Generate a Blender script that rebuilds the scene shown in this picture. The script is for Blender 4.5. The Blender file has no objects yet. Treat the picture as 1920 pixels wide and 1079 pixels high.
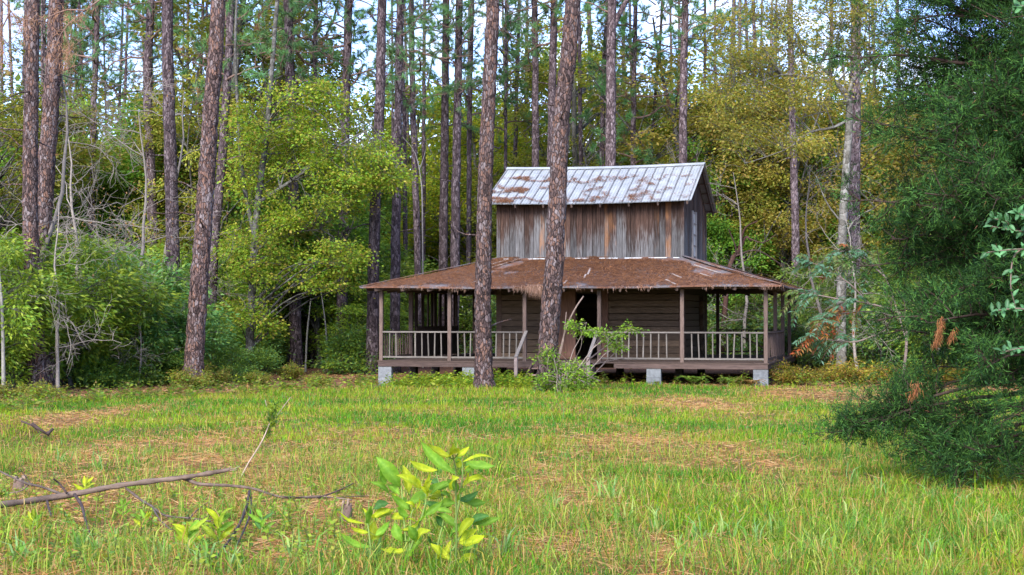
import bpy, math, random
import numpy as np
S = bpy.context.scene
# ------------------------------------------------------------------ camera
F, HOR, ZC = 3000.0, 596.0, 1.84            # focal length in photo pixels, horizon row, eye height
PITCH = math.atan((HOR - 539.5) / F)
cd = bpy.data.cameras.new('camera'); cam = bpy.data.objects.new('camera', cd); S.collection.objects.link(cam)
cd.sensor_width = 36; cd.lens = 36 * F / 1920; cd.clip_end = 2000; cd.clip_start = 0.1
cam.location = (0, 0, ZC); cam.rotation_euler = (math.radians(90) + PITCH, 0, 0)
S.camera = cam
# ------------------------------------------------------------------ sky, sun, exposure
SUN_EL, SUN_AZ = math.radians(33), math.radians(200)        # azimuth clockwise from +Y: behind the camera, a little to its left
w = bpy.data.worlds.new('World'); S.world = w; w.use_nodes = True
nt = w.node_tree; N, L = nt.nodes, nt.links; bg = N['Background']
sky = N.new('ShaderNodeTexSky'); sky.sky_type = 'NISHITA'; sky.sun_disc = False
sky.sun_elevation = SUN_EL; sky.sun_rotation = SUN_AZ
tc = N.new('ShaderNodeTexCoord'); mp = N.new('ShaderNodeMapping'); mp.inputs['Scale'].default_value = (9, 9, 16)
nz = N.new('ShaderNodeTexNoise'); nz.inputs['Scale'].default_value = 1.0; nz.inputs['Detail'].default_value = 6; nz.inputs['Roughness'].default_value = .6
rp = N.new('ShaderNodeValToRGB'); rp.color_ramp.elements[0].position = .50; rp.color_ramp.elements[1].position = .68
mx = N.new('ShaderNodeMix'); mx.data_type = 'RGBA'; mx.inputs['B'].default_value = (3.6, 3.75, 4.1, 1)
tint = N.new('ShaderNodeMix'); tint.data_type = 'RGBA'; tint.blend_type = 'MULTIPLY'; tint.inputs['Factor'].default_value = 1; tint.inputs['B'].default_value = (.57, .62, .90, 1)
L.new(tc.outputs['Generated'], mp.inputs[0]); L.new(mp.outputs[0], nz.inputs['Vector']); L.new(nz.outputs['Fac'], rp.inputs[0])
L.new(sky.outputs[0], tint.inputs['A']); L.new(tint.outputs['Result'], mx.inputs['A'])
L.new(rp.outputs[0], mx.inputs['Factor']); L.new(mx.outputs['Result'], bg.inputs[0]); bg.inputs[1].default_value = .15
sd = bpy.data.lights.new('sun', 'SUN'); sun = bpy.data.objects.new('sun', sd); S.collection.objects.link(sun)
sd.energy = 2.0; sd.angle = math.radians(28); sd.color = (1, .95, .87)
sun.rotation_euler = (math.pi/2 - SUN_EL, 0, -SUN_AZ + math.pi); sun.location = (-20, -30, 60)
S.view_settings.view_transform = 'Standard'; S.view_settings.look = 'None'; S.view_settings.exposure = 2.05
S.view_settings.gamma = 1
c = S.cycles; c.max_bounces = 6; c.diffuse_bounces = 4; c.glossy_bounces = 2; c.transmission_bounces = 3; c.transparent_max_bounces = 4
c.use_denoising = True; c.caustics_reflective = c.caustics_refractive = False

# ------------------------------------------------------------------ helpers
R = np.random.default_rng(7)
A = lambda *a: np.array(a, float)
def norm(v): return v / np.maximum(np.linalg.norm(v, axis=-1, keepdims=True), 1e-9)
_T = np.random.default_rng(99).random((256, 256))
def vn(x, y):                                 # value noise 0..1
    x = np.asarray(x, float); y = np.asarray(y, float)
    xi, yi = np.floor(x).astype(int), np.floor(y).astype(int); fx, fy = x-xi, y-yi
    fx = fx*fx*(3-2*fx); fy = fy*fy*(3-2*fy); a, b, c_, d = xi & 255, (xi+1) & 255, yi & 255, (yi+1) & 255
    return (_T[a, c_]*(1-fx)+_T[b, c_]*fx)*(1-fy)+(_T[a, d]*(1-fx)+_T[b, d]*fx)*fy
def fbm(x, y): return .55*vn(x, y)+.3*vn(x*2.1+7, y*2.1+3)+.15*vn(x*4.3+1, y*4.3+9)
def H(x, y):                                  # ground height
    x = np.asarray(x, float); y = np.asarray(y, float)
    t = np.clip((38-y)/31, 0, 1.4)
    h = .65*t**1.15 + .10*(fbm(x*.35, y*.35)-.5)*np.clip(t*3, .25, 1) + .04*(vn(x*1.3, y*1.3)-.5)
    h = h - .13*np.exp(-((x+3.8)/2.4)**2-((y-45.3)/2.6)**2)
    h = h + .26*np.exp(-(((x+5.95)/.6)**2+((y-18.6)/.9)**2))          # straw-covered hump beside the left trees
    return h + np.clip((y-60)/60, 0, 1)**2*.6
def P(px, py, Y):                             # photo pixel + depth -> point
    u, v = (px-960)/F, (539.5-py)/F; cp, sp = math.cos(PITCH), math.sin(PITCH)
    t = Y/(cp-v*sp); return A(u*t, Y, ZC+(sp+v*cp)*t)
def G(px, Y):
    x = (px-960)/F*Y; return A(x, Y, float(H(x, Y)))
def gdepth(px, py):                           # depth where that pixel meets the ground
    lo, hi = 5., 120.
    for _ in range(40):
        m = (lo+hi)/2
        if P(px, py, m)[2] > G(px, m)[2]: lo = m
        else: hi = m
    return lo

class MB:
    def __init__(s): s.v, s.c, s.f, s.n = [], [], [], 0
    def add(s, v, f, col=(.5, .5, .5), m=0):
        v = np.asarray(v, float).reshape(-1, 3); f = np.asarray(f, int)
        col = np.asarray(col, float)
        if col.ndim == 1: col = np.tile(col, (len(v), 1))
        s.v.append(v); s.c.append(col); s.f.append((f+s.n, m)); s.n += len(v)
    def build(s, name, mats, parent=None, smooth=True, loc=None):
        me = bpy.data.meshes.new(name)
        v = np.concatenate(s.v) if s.v else np.zeros((0, 3)); cc = np.concatenate(s.c) if s.c else np.zeros((0, 3))
        if loc is not None: v = v - np.asarray(loc)
        idx = np.concatenate([f.ravel() for f, m in s.f]); tot = np.concatenate([np.full(len(f), f.shape[1]) for f, m in s.f])
        mi = np.concatenate([np.full(len(f), m) for f, m in s.f])
        me.vertices.add(len(v)); me.vertices.foreach_set('co', v.astype(np.float32).ravel())
        me.loops.add(len(idx)); me.loops.foreach_set('vertex_index', idx.astype(np.int32))
        me.polygons.add(len(tot)); st = np.zeros(len(tot), np.int32); st[1:] = np.cumsum(tot)[:-1]
        me.polygons.foreach_set('loop_start', st); me.polygons.foreach_set('loop_total', tot.astype(np.int32))
        me.polygons.foreach_set('material_index', mi.astype(np.int32))
        me.polygons.foreach_set('use_smooth', np.full(len(tot), bool(smooth)))
        at = me.attributes.new('Col', 'FLOAT_COLOR', 'POINT')
        at.data.foreach_set('color', np.c_[cc, np.ones(len(cc))].astype(np.float32).ravel())
        me.update(calc_edges=True)
        for m in (mats if isinstance(mats, (list, tuple)) else [mats]): me.materials.append(m)
        o = bpy.data.objects.new(name, me); S.collection.objects.link(o)
        if parent: o.parent = parent
        if loc is not None: o.location = loc
        return o
def tag(o, label, cat, group=None, kind=None):
    if label: o['label'] = label
    if cat: o['category'] = cat
    if group: o['group'] = group
    if kind: o['kind'] = kind
    return o
def empty(name, loc, label, cat, group=None, rz=0):
    o = bpy.data.objects.new(name, None); S.collection.objects.link(o); o.location = loc; o.rotation_euler.z = rz
    o.empty_display_size = .3
    return tag(o, label, cat, group)
def dup(root, loc, rz, sc=(1, 1, 1), color=None, label=None, group=None):
    r = root.copy(); S.collection.objects.link(r); r.location = loc; r.rotation_euler = (0, 0, rz); r.scale = sc
    if label: r['label'] = label
    if group: r['group'] = group
    for ch in root.children:
        k = ch.copy(); S.collection.objects.link(k); k.parent = r
        if color is not None and ch.name.split('.')[0] == 'crown': k.color = (*color, 1)
    return r
def box(mb, x0, x1, y0, y1, z0, z1, col=(.5, .5, .5), m=0):
    v = [(x, y, z) for z in (z0, z1) for x, y in ((x0, y0), (x1, y0), (x1, y1), (x0, y1))]
    mb.add(v, [(0, 3, 2, 1), (4, 5, 6, 7), (0, 1, 5, 4), (1, 2, 6, 5), (2, 3, 7, 6), (3, 0, 4, 7)], col, m)
def bar(mb, p, q, wd, ht, col=(.5, .5, .5), m=0, up=(0, 0, 1)):
    p, q = np.asarray(p, float), np.asarray(q, float); d = norm(q-p); s = np.cross(d, up)
    if np.linalg.norm(s) < 1e-3: s = np.cross(d, (1, 0, 0))
    s = norm(s)*wd/2; u = norm(np.cross(s, d))*ht/2
    v = [e+a*s+b*u for e in (p, q) for a, b in ((-1, -1), (1, -1), (1, 1), (-1, 1))]
    mb.add(v, [(0, 3, 2, 1), (4, 5, 6, 7), (0, 1, 5, 4), (1, 2, 6, 5), (2, 3, 7, 6), (3, 0, 4, 7)], col, m)
def tube(mb, pts, rad, sides=6, col=(.5, .5, .5), m=0, wob=0, rng=R):
    pts = np.asarray(pts, float); n = len(pts); rad = np.broadcast_to(np.asarray(rad, float), (n,))
    t = norm(np.gradient(pts, axis=0)); ref = A(0, 1, 0) if abs(t[0][1]) < .8 else A(1, 0, 0)
    s = norm(np.cross(t, ref)); u = np.cross(s, t)
    a = np.arange(sides)*2*math.pi/sides
    rr = rad[:, None]*np.ones(sides)
    if wob: rr = rr*(1+wob*(rng.random((n, sides))-.5))
    v = pts[:, None]+rr[..., None]*(np.cos(a)[None, :, None]*s[:, None]+np.sin(a)[None, :, None]*u[:, None])
    i = np.arange(n-1)[:, None]*sides; j = np.arange(sides)[None]; k = (j+1) % sides
    f = np.stack([i+j, i+k, i+sides+k, i+sides+j], -1).reshape(-1, 4)
    mb.add(v.reshape(-1, 3), f, col, m)
    mb.add(v[-1], [list(range(sides))], col if np.ndim(col) == 1 else col[-sides:], m)
def spline(ctrl, n):
    c = np.asarray(ctrl, float); k = len(c)
    if k == 2: return c[0]+(c[1]-c[0])*np.linspace(0, 1, n)[:, None]
    c = np.vstack([2*c[0]-c[1], c, 2*c[-1]-c[-2]]); out = []
    for t in np.linspace(0, k-1-1e-6, n):
        i = int(t); f = t-i; a, b, d, e = c[i:i+4]
        out.append(.5*(2*b+(d-a)*f+(2*a-5*b+4*d-e)*f*f+(3*b-a-3*d+e)*f**3))
    return np.array(out)
def leaves(mb, p, d, L_, W, col, m=0, up=None, rng=R, mid=.45, fold=.25):
    n = len(p); d = norm(d)
    up = norm(rng.normal(0, 1, (n, 3))*.55+A(0, 0, 1)) if up is None else up
    s = norm(np.cross(d, up)); nn = np.cross(s, d)
    L_ = np.broadcast_to(np.asarray(L_, float), (n,))[:, None]; W = np.broadcast_to(np.asarray(W, float), (n,))[:, None]/2
    q = p+d*L_*mid
    v = np.stack([p, q+s*W+nn*W*fold, p+d*L_-nn*L_*.08, q-s*W+nn*W*fold], 1)
    mb.add(v.reshape(-1, 3), np.arange(n*4).reshape(-1, 4), np.repeat(col, 4, 0) if np.ndim(col) > 1 else col, m)
def needles(mb, p, d, L_, W, col, m=0, rng=R):
    n = len(p); d = norm(d); s = norm(np.cross(d, rng.normal(0, 1, (n, 3))))
    L_ = np.broadcast_to(np.asarray(L_, float), (n,))[:, None]; W = np.broadcast_to(np.asarray(W, float), (n,))[:, None]/2
    v = np.stack([p-s*W, p+s*W, p+d*L_], 1)
    mb.add(v.reshape(-1, 3), np.arange(n*3).reshape(-1, 3), np.repeat(col, 3, 0) if np.ndim(col) > 1 else col, m)
def pal(rng, cols, n):
    cols = np.asarray(cols, float); i = rng.integers(0, len(cols), n); j = rng.integers(0, len(cols), n); t = rng.random((n, 1))
    return cols[i]*(1-t)+cols[j]*t
# ------------------------------------------------------------------ materials
def newmat(name):
    m = bpy.data.materials.new(name); m.use_nodes = True; nt = m.node_tree
    b = nt.nodes['Principled BSDF']
    return m, nt, nt.nodes, nt.links, b
def node(N, t, **k):
    n = N.new('ShaderNode'+t)
    for a, v in k.items():
        if hasattr(n, a): setattr(n, a, v)
        else: n.inputs[a.replace('_', ' ')].default_value = v
    return n
def mixc(N, L, a, b, f, mode='MIX'):
    n = N.new('ShaderNodeMix'); n.data_type = 'RGBA'; n.blend_type = mode
    for s, v in (('A', a), ('B', b), ('Factor', f)):
        if isinstance(v, (int, float)): n.inputs[s].default_value = v
        elif isinstance(v, tuple): n.inputs[s].default_value = (*v, 1)[:4]
        else: L.new(v, n.inputs[s])
    return n.outputs['Result']
def ramp(N, L, f, stops):
    n = N.new('ShaderNodeValToRGB'); e = n.color_ramp.elements
    while len(e) < len(stops): e.new(.5)
    for k, (p, col) in zip(e, stops): k.position = p; k.color = (*col, 1) if isinstance(col, tuple) else (col, col, col, 1)
    L.new(f, n.inputs[0]); return n.outputs[0]
def noise(N, L, scale, vec=None, detail=4, rough=.6, stretch=None):
    n = node(N, 'TexNoise'); n.inputs['Scale'].default_value = scale; n.inputs['Detail'].default_value = detail; n.inputs['Roughness'].default_value = rough
    if vec is None: vec = node(N, 'TexCoord').outputs['Object']
    if stretch:
        mp = node(N, 'Mapping'); mp.inputs['Scale'].default_value = stretch; L.new(vec, mp.inputs[0]); vec = mp.outputs[0]
    L.new(vec, n.inputs['Vector']); return n.outputs['Fac']
def bump(N, L, h, b, strength=.5, dist=.02):
    n = node(N, 'Bump'); n.inputs['Strength'].default_value = strength; n.inputs['Distance'].default_value = dist
    L.new(h, n.inputs['Height']); L.new(n.outputs[0], b.inputs['Normal'])
def leafmat(name, rough=.5, trans=.5, spec=.15, var=.18, blot=0):
    m, nt, N, L, b = newmat(name)
    col = node(N, 'Attribute', attribute_name='Col').outputs['Color']; oi = node(N, 'ObjectInfo')
    col = mixc(N, L, col, oi.outputs['Color'], 1.0, 'MULTIPLY')
    hs = node(N, 'HueSaturation'); mr = node(N, 'MapRange'); L.new(oi.outputs['Random'], mr.inputs[0])
    mr.inputs[3].default_value = 1-var; mr.inputs[4].default_value = 1+var
    L.new(mr.outputs[0], hs.inputs['Value']); L.new(col, hs.inputs['Color']); col = hs.outputs[0]
    if blot: col = mixc(N, L, col, ramp(N, L, noise(N, L, blot, None, 4, .7), [(.3, (.6, .72, .7)), (.7, (1.25, 1.15, 1.1))]), 1.0, 'MULTIPLY')
    L.new(col, b.inputs['Base Color']); b.inputs['Roughness'].default_value = rough; b.inputs['Specular IOR Level'].default_value = spec
    t = node(N, 'BsdfTranslucent'); tcol = mixc(N, L, col, (1.25, 1.15, .55), 1.0, 'MULTIPLY'); L.new(tcol, t.inputs[0])
    ms = node(N, 'MixShader'); ms.inputs[0].default_value = trans
    L.new(b.outputs[0], ms.inputs[1]); L.new(t.outputs[0], ms.inputs[2]); L.new(ms.outputs[0], N['Material Output'].inputs[0])
    return m
def colmat(name, rough=.85, nscale=20, amt=.5, stretch=None, bstr=.4, bdist=.01, spec=.25):
    m, nt, N, L, b = newmat(name)
    col = node(N, 'Attribute', attribute_name='Col').outputs['Color']
    f = noise(N, L, nscale, stretch=stretch, detail=5)
    k = ramp(N, L, f, [(.25, 1-amt), (.75, 1+amt*.6 if amt < .6 else 1.3)])
    L.new(mixc(N, L, col, k, 1.0, 'MULTIPLY'), b.inputs['Base Color'])
    b.inputs['Roughness'].default_value = rough; b.inputs['Specular IOR Level'].default_value = spec
    if bstr: bump(N, L, f, b, bstr, bdist)
    return m
def barkmat(name, plates, sc=(9, 9, 3.2), crack=.25):
    m, nt, N, L, b = newmat(name)
    co = node(N, 'TexCoord').outputs['Object']; oi = node(N, 'ObjectInfo')
    wn = node(N, 'TexNoise'); wn.inputs['Scale'].default_value = 6; L.new(co, wn.inputs['Vector'])
    vm = node(N, 'VectorMath', operation='MULTIPLY_ADD'); L.new(wn.outputs['Color'], vm.inputs[0]); vm.inputs[1].default_value = (.09, .09, .14); L.new(co, vm.inputs[2])
    mp = node(N, 'Mapping'); mp.inputs['Scale'].default_value = sc; L.new(vm.outputs[0], mp.inputs[0])
    v1 = node(N, 'TexVoronoi', feature='DISTANCE_TO_EDGE'); v2 = node(N, 'TexVoronoi')
    for v in (v1, v2): v.inputs['Scale'].default_value = 1; L.new(mp.outputs[0], v.inputs['Vector'])
    sp = node(N, 'SeparateColor'); L.new(v2.outputs['Color'], sp.inputs[0])
    fn = noise(N, L, 30, co, 5, .7, (1, 1, .5)); big = noise(N, L, 1.1, co, 2, .5, (1, 1, .5))
    mm = node(N, 'Math', operation='MULTIPLY_ADD'); L.new(fn, mm.inputs[0]); mm.inputs[1].default_value = .8
    m2 = node(N, 'Math', operation='MULTIPLY_ADD'); L.new(sp.outputs[0], m2.inputs[0]); m2.inputs[1].default_value = .6; L.new(mm.outputs[0], m2.inputs[2])
    m3 = node(N, 'Math', operation='MULTIPLY_ADD'); L.new(big, m3.inputs[0]); m3.inputs[1].default_value = .5; m3.inputs[2].default_value = -.42
    L.new(m3.outputs[0], mm.inputs[2])
    col = ramp(N, L, m2.outputs[0], plates)
    cr = ramp(N, L, v1.outputs['Distance'], [(.0, crack), (.14, 1.0)])
    col = mixc(N, L, col, cr, 1.0, 'MULTIPLY')
    hs = node(N, 'HueSaturation'); mr = node(N, 'MapRange'); L.new(oi.outputs['Random'], mr.inputs[0]); mr.inputs[3].default_value = .8; mr.inputs[4].default_value = 1.2
    L.new(mr.outputs[0], hs.inputs['Value']); L.new(col, hs.inputs['Color'])
    L.new(hs.outputs[0], b.inputs['Base Color']); b.inputs['Roughness'].default_value = .9; b.inputs['Specular IOR Level'].default_value = .2
    hh = node(N, 'Math', operation='MULTIPLY_ADD'); L.new(fn, hh.inputs[0]); hh.inputs[1].default_value = .35; L.new(cr, hh.inputs[2])
    bump(N, L, hh.outputs[0], b, .9, .03)
    return m
M_pine = barkmat('pine_bark', [(.14, (.022, .014, .013)), (.36, (.068, .045, .041)), (.50, (.115, .08, .074)), (.63, (.17, .088, .055)), (.70, (.115, .088, .086)), (.92, (.21, .175, .172))], sc=(17, 17, 6.5), crack=.28)
M_pinefar = barkmat('pine_bark_far', [(.14, (.024, .016, .017)), (.4, (.072, .051, .053)), (.62, (.115, .085, .088)), (.85, (.19, .152, .155))], sc=(15, 15, 6), crack=.35)
GB = lambda k: [(.1, (.09*k, .085*k, .07*k)), (.4, (.19*k, .18*k, .15*k)), (.6, (.28*k, .27*k, .235*k)), (.85, (.42*k, .41*k, .37*k))]
M_grey = barkmat('grey_bark', GB(.36), sc=(7, 7, 7), crack=.7)
M_lichen = barkmat('lichen_bark', GB(.62), sc=(6, 6, 7), crack=.7)
M_twig = colmat('twig_bark', .9, 12, .4, None, 0)
M_leaf = leafmat('leaf')
M_gloss = leafmat('glossy_leaf', .45, .45, .3)
M_big = leafmat('big_leaf', .65, .5, .15, 0, 38)
M_needle = leafmat('pine_needle', .5, .25, .3)
M_cedar = leafmat('cedar_scale', .7, .15, .08, 0)
M_grass = leafmat('grass_blade', .6, .45, .12, 0)
M_bark = colmat('stick_bark', .9, 22, .6, (.35, 1.6, 1.6), .8, .006)
M_straw = leafmat('dry_straw', .8, .1, .1, 0)
M_woodv = colmat('weathered_board', .85, 6, .55, (7, 7, .7), .5, .008)
M_woodh = colmat('weathered_plank', .85, 6, .5, (.7, 7, 7), .5, .008)
M_block = colmat('concrete_block', .95, 14, .35, None, .5, .006)
# upper siding: grey weathering from below, red-brown and orange above
def siding():
    m, nt, N, L, b = newmat('barn_siding')
    at = node(N, 'Attribute', attribute_name='Col'); sp = node(N, 'SeparateColor'); L.new(at.outputs['Color'], sp.inputs[0])
    co = node(N, 'TexCoord').outputs['Object']; sx = node(N, 'SeparateXYZ'); L.new(co, sx.inputs[0])
    st = noise(N, L, 5, co, 5, .65, (7, 7, .55)); fine = noise(N, L, 14, co, 4, .6, (8, 8, .6)); blot = noise(N, L, 1.6, co, 3, .5, (3, 3, 1))
    # board colour: r = tone 0..1, g = how high the grey weathering climbs, b = orange
    brown = ramp(N, L, st, [(.25, (.014, .008, .006)), (.5, (.045, .025, .018)), (.75, (.105, .062, .044))])
    grey = ramp(N, L, st, [(.2, (.032, .030, .029)), (.5, (.082, .080, .079)), (.8, (.16, .16, .16))])
    mr = node(N, 'MapRange'); L.new(sx.outputs[2], mr.inputs[0]); mr.inputs[1].default_value = 3.55; mr.inputs[2].default_value = 5.25
    a = node(N, 'Math', operation='SUBTRACT'); L.new(sp.outputs[1], a.inputs[0]); L.new(mr.outputs[0], a.inputs[1])
    a2 = node(N, 'Math', operation='MULTIPLY_ADD'); L.new(st, a2.inputs[0]); a2.inputs[1].default_value = 1.3; L.new(a.outputs[0], a2.inputs[2])
    a3 = node(N, 'MapRange'); L.new(a2.outputs[0], a3.inputs[0]); a3.inputs[1].default_value = .42; a3.inputs[2].default_value = .82
    col = mixc(N, L, brown, grey, a3.outputs[0])
    o = node(N, 'Math', operation='MULTIPLY'); L.new(sp.outputs[2], o.inputs[0]); L.new(ramp(N, L, blot, [(.42, 0.), (.6, 1.)]), o.inputs[1])
    col = mixc(N, L, col, ramp(N, L, fine, [(.3, (.12, .05, .022)), (.7, (.27, .13, .05))]), o.outputs[0])
    tone = node(N, 'MapRange'); L.new(sp.outputs[0], tone.inputs[0]); tone.inputs[3].default_value = .6; tone.inputs[4].default_value = 1.35
    hs = node(N, 'HueSaturation'); L.new(tone.outputs[0], hs.inputs['Value']); L.new(col, hs.inputs['Color'])
    L.new(hs.outputs[0], b.inputs['Base Color']); b.inputs['Roughness'].default_value = .85; b.inputs['Specular IOR Level'].default_value = .2
    bump(N, L, fine, b, .5, .008); return m
M_siding = siding()
def tin():
    m, nt, N, L, b = newmat('galvanised_tin')
    f = noise(N, L, 2.2, None, 6, .7); g = noise(N, L, 3, None, 4, .6, (6, .8, 1))
    col = ramp(N, L, f, [(.3, (.31, .33, .335)), (.55, (.43, .455, .46)), (.75, (.53, .55, .555))])
    col = mixc(N, L, col, (.34, .25, .2), ramp(N, L, g, [(.60, 0.), (.78, .5)]))
    L.new(col, b.inputs['Base Color']); b.inputs['Metallic'].default_value = .35; b.inputs['Roughness'].default_value = .42
    bump(N, L, f, b, .15, .02); return m
M_tin = tin()
M_seam_shade = colmat('tin_seam_shade', .6, 3, .5, None, 0)  # darker tin for the tall ribs: their shadow lines painted as colour
def feltroof():
    m, nt, N, L, b = newmat('felt_roof')
    f = noise(N, L, 1.5, None, 6, .7); g = noise(N, L, 25, None, 4, .7)
    col = mixc(N, L, ramp(N, L, g, [(.3, (.08, .036, .022)), (.7, (.16, .072, .038))]), ramp(N, L, g, [(.3, (.06, .055, .06)), (.7, (.15, .13, .13))]), ramp(N, L, f, [(.46, 0.), (.56, 1.)]))
    L.new(col, b.inputs['Base Color']); b.inputs['Roughness'].default_value = .95; bump(N, L, g, b, .8, .02); return m
M_felt = feltroof()
def groundmat():
    m, nt, N, L, b = newmat('soil')
    at = node(N, 'Attribute', attribute_name='Col').outputs['Color']
    f = noise(N, L, 9, None, 8, .75); g = noise(N, L, 45, None, 4, .7)
    col = mixc(N, L, at, ramp(N, L, f, [(.3, .45), (.7, 1.4)]), 1.0, 'MULTIPLY')
    col = mixc(N, L, col, ramp(N, L, g, [(.3, .6), (.7, 1.3)]), 1.0, 'MULTIPLY')
    L.new(col, b.inputs['Base Color']); b.inputs['Roughness'].default_value = 1; b.inputs['Specular IOR Level'].default_value = .1
    bump(N, L, g, b, .7, .03); return m
M_ground = groundmat()

# ------------------------------------------------------------------ ground
HX0, HY0, AL = 6.857, 42.9, math.radians(14.7)          # front corner of the cabin, its turn
ca, sa = math.cos(AL), math.sin(AL)
def hl(x, y):                                           # world -> cabin coordinates (x<0 along the front, y to the back)
    dx, dy = x-HX0, y-HY0; return dx*ca-dy*sa, dx*sa+dy*ca
def hw(x, y, z=0): return A(HX0+x*ca+y*sa, HY0-x*sa+y*ca, z)
patches = [(1310, 762, 75, 14), (1050, 905, 90, 40), (1240, 838, 170, 22), (1180, 1040, 190, 40), (330, 985, 150, 55), (560, 1010, 120, 50), (60, 800, 70, 40), (330, 840, 160, 30), (1560, 745, 130, 16), (500, 960, 170, 40), (1480, 880, 80, 20), (150, 930, 150, 40), (230, 1000, 230, 60), (500, 975, 200, 50), (450, 880, 190, 30), (230, 965, 460, 130)]
PW = []
for px, py, rx, ry in patches:
    Y = gdepth(px, py); PW.append(((px-960)/F*Y, Y, rx/F*Y, max(abs(gdepth(px, py-ry)-Y), abs(Y-gdepth(px, py+ry)))))
def brown(x, y):
    b = np.zeros_like(x)
    for cx, cy, rx, ry in PW: b = np.maximum(b, np.exp(-.8*(((x-cx)/rx)**2+((y-cy)/ry)**2)))
    return np.clip(b*(.3+1.75*fbm(x*2.6+3, y*1.9+8)), 0, 1)
def edge(x):                                            # where the clearing ends
    return np.interp(x, [-20, -12, -9, -6.5, -4, -2, 8, 10, 12, 16, 30], [20, 30, 37.5, 39.5, 42.0, 44.0, 42.5, 41, 40, 36, 30])+1.2*(vn(x*.9, x*0+4)-.5)
xs = np.concatenate([np.linspace(-900, -32, 14), np.linspace(-30, 30, 241), np.linspace(32, 900, 14)])
ys = np.concatenate([np.linspace(-60, 4, 10), np.linspace(5, 48, 216), np.linspace(50, 140, 46), np.linspace(150, 1400, 14)])
X, Y = np.meshgrid(xs, ys); Z = H(X, Y)
i = np.arange(len(ys)-1)[:, None]*len(xs); j = np.arange(len(xs)-1)[None]
fc = np.stack([i+j, i+j+1, i+len(xs)+j+1, i+len(xs)+j], -1).reshape(-1, 4)
xf, yf = X.ravel(), Y.ravel()
bw = np.clip(brown(xf, yf)*1.1+.9*(fbm(xf*.8, yf*.8)-.45), 0, 1)[:, None]
wd = np.clip((yf-edge(xf))/.8, 0, 1)[:, None]
gc = A(.125, .12, .035)*(1-bw)+A(.20, .115, .045)*bw
wf = A(.17, .085, .05)*(.7+.6*fbm(xf*.5+5, yf*.5)[:, None])
mb = MB(); mb.add(np.c_[xf, yf, Z.ravel()], fc, gc*(1-wd)+wf*wd)
tag(mb.build('ground', M_ground), None, None, kind='structure')
# ------------------------------------------------------------------ cabin
W_, D_ = 11.05, 9.8; UX0, UX1, UY0, UY1 = -8.155, -2.70, 2.6, 7.24; FZ = .62; rh = np.random.default_rng(3)
house = empty('log_cabin', (HX0, HY0, 0), 'weathered two-storey wooden cabin with wraparound porch and tin roof', 'cabin', rz=-AL)
WD = A(.085, .058, .046); WG = A(.13, .115, .10); WK = A(.085, .055, .04)
def wc(base, v=.25): return np.asarray(base)*(1+v*(rh.random()*2-1))
# lower storey: log walls with a doorway
mb = MB(); zt = 3.3
def logwall(p, q, z0, z1, holes=()):
    n = int(round((z1-z0)/.19)); hgt = (z1-z0)/n
    p, q = A(*p), A(*q); ln = np.linalg.norm(q-p); d = (q-p)/ln
    for k in range(n):
        z = z0+(k+.5)*hgt; segs = [(0, ln)]
        for h0, h1, hz0, hz1 in holes:
            if hz0 < z < hz1: segs = [s for a, b in segs for s in ((a, min(b, h0)), (max(a, h1), b)) if s[1]-s[0] > .02]
        off = rh.normal(0, .008)
        for a, b in segs:
            n_ = A(d[1], -d[0]); e0 = A(*(p+d*a+n_*off), z); e1 = A(*(p+d*b+n_*off), z)
            bar(mb, e0, e1, .11, hgt*rh.uniform(.86, .95), wc((.078, .054, .035), .45))
        bar(mb, A(*p, z+hgt/2), A(*q, z+hgt/2), .03, .05, (.05, .04, .03)) if not any(h[2] < z+hgt/2 < h[3] for h in holes) else None
dx0, dx1 = -5.83, -5.06                                # doorway
logwall((UX0, UY0), (UX1, UY0), FZ, zt, [(dx0-UX0, dx1-UX0, FZ, 2.58)])
logwall((UX1, UY0+.06), (UX1, UY1-.06), FZ, zt, [(3.0, 3.9, FZ, 2.5)])
logwall((UX0, UY1), (UX1, UY1), FZ, zt); logwall((UX0, UY0+.06), (UX0, UY1-.06), FZ, zt)
for x, y in ((UX0, UY0), (UX1, UY0), (UX1, UY1), (UX0, UY1)): box(mb, x-.08, x+.08, y-.08, y+.08, FZ, zt+.2, wc(WK))
mb.build('wall', M_woodh, house, False)
mb = MB(); box(mb, UX0, UX1, UY0, UY1, zt+.02, zt+.08, WK); mb.build('ceiling', M_woodh, house, False)
mb = MB()
for x in (dx0-.1, dx1+.1): box(mb, x-.1, x+.1, UY0-.10, UY0+.07, FZ, 2.6, wc((.15, .08, .055)))
box(mb, dx0-.24, dx1+.24, UY0-.105, UY0+.075, 2.6, 2.78, wc((.17, .09, .06)))
box(mb, dx0-.55, dx0-.2, UY0-.09, UY0-.06, FZ+.02, 2.6, wc((.14, .075, .05)))
tag(mb.build('door_frame', M_woodv, house, False), 'reddish brown plank frame of the dark open doorway', None)
# upper storey: vertical boards
mb = MB()
def boards(p, q, z0, ztop, off):
    p, q = A(*p), A(*q); ln = np.linalg.norm(q-p); d = (q-p)/ln; n_ = A(d[1], -d[0]); a = 0
    while a < ln-.01:
        b = min(ln, a+rh.uniform(.11, .19)); e = off+rh.normal(0, .006); zz = z0-rh.uniform(0, .03)
        c0, c1 = p+d*(a+.004)+n_*e, p+d*(b-.004)+n_*e; th = n_*.024
        v = [(*c0, zz), (*c1, zz), (*c1, ztop(a+.5*(b-a))), (*c0, ztop(a+.5*(b-a)))]
        v = v+[(x-th[0], y-th[1], z) for x, y, z in v]
        mb.add(v, [(0, 1, 2, 3), (5, 4, 7, 6), (0, 4, 5, 1), (1, 5, 6, 2), (3, 2, 6, 7), (4, 0, 3, 7)], (rh.random(), rh.uniform(.12, .72), float(rh.random() < .24)*rh.uniform(.25, .75)))
        a = b
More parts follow.
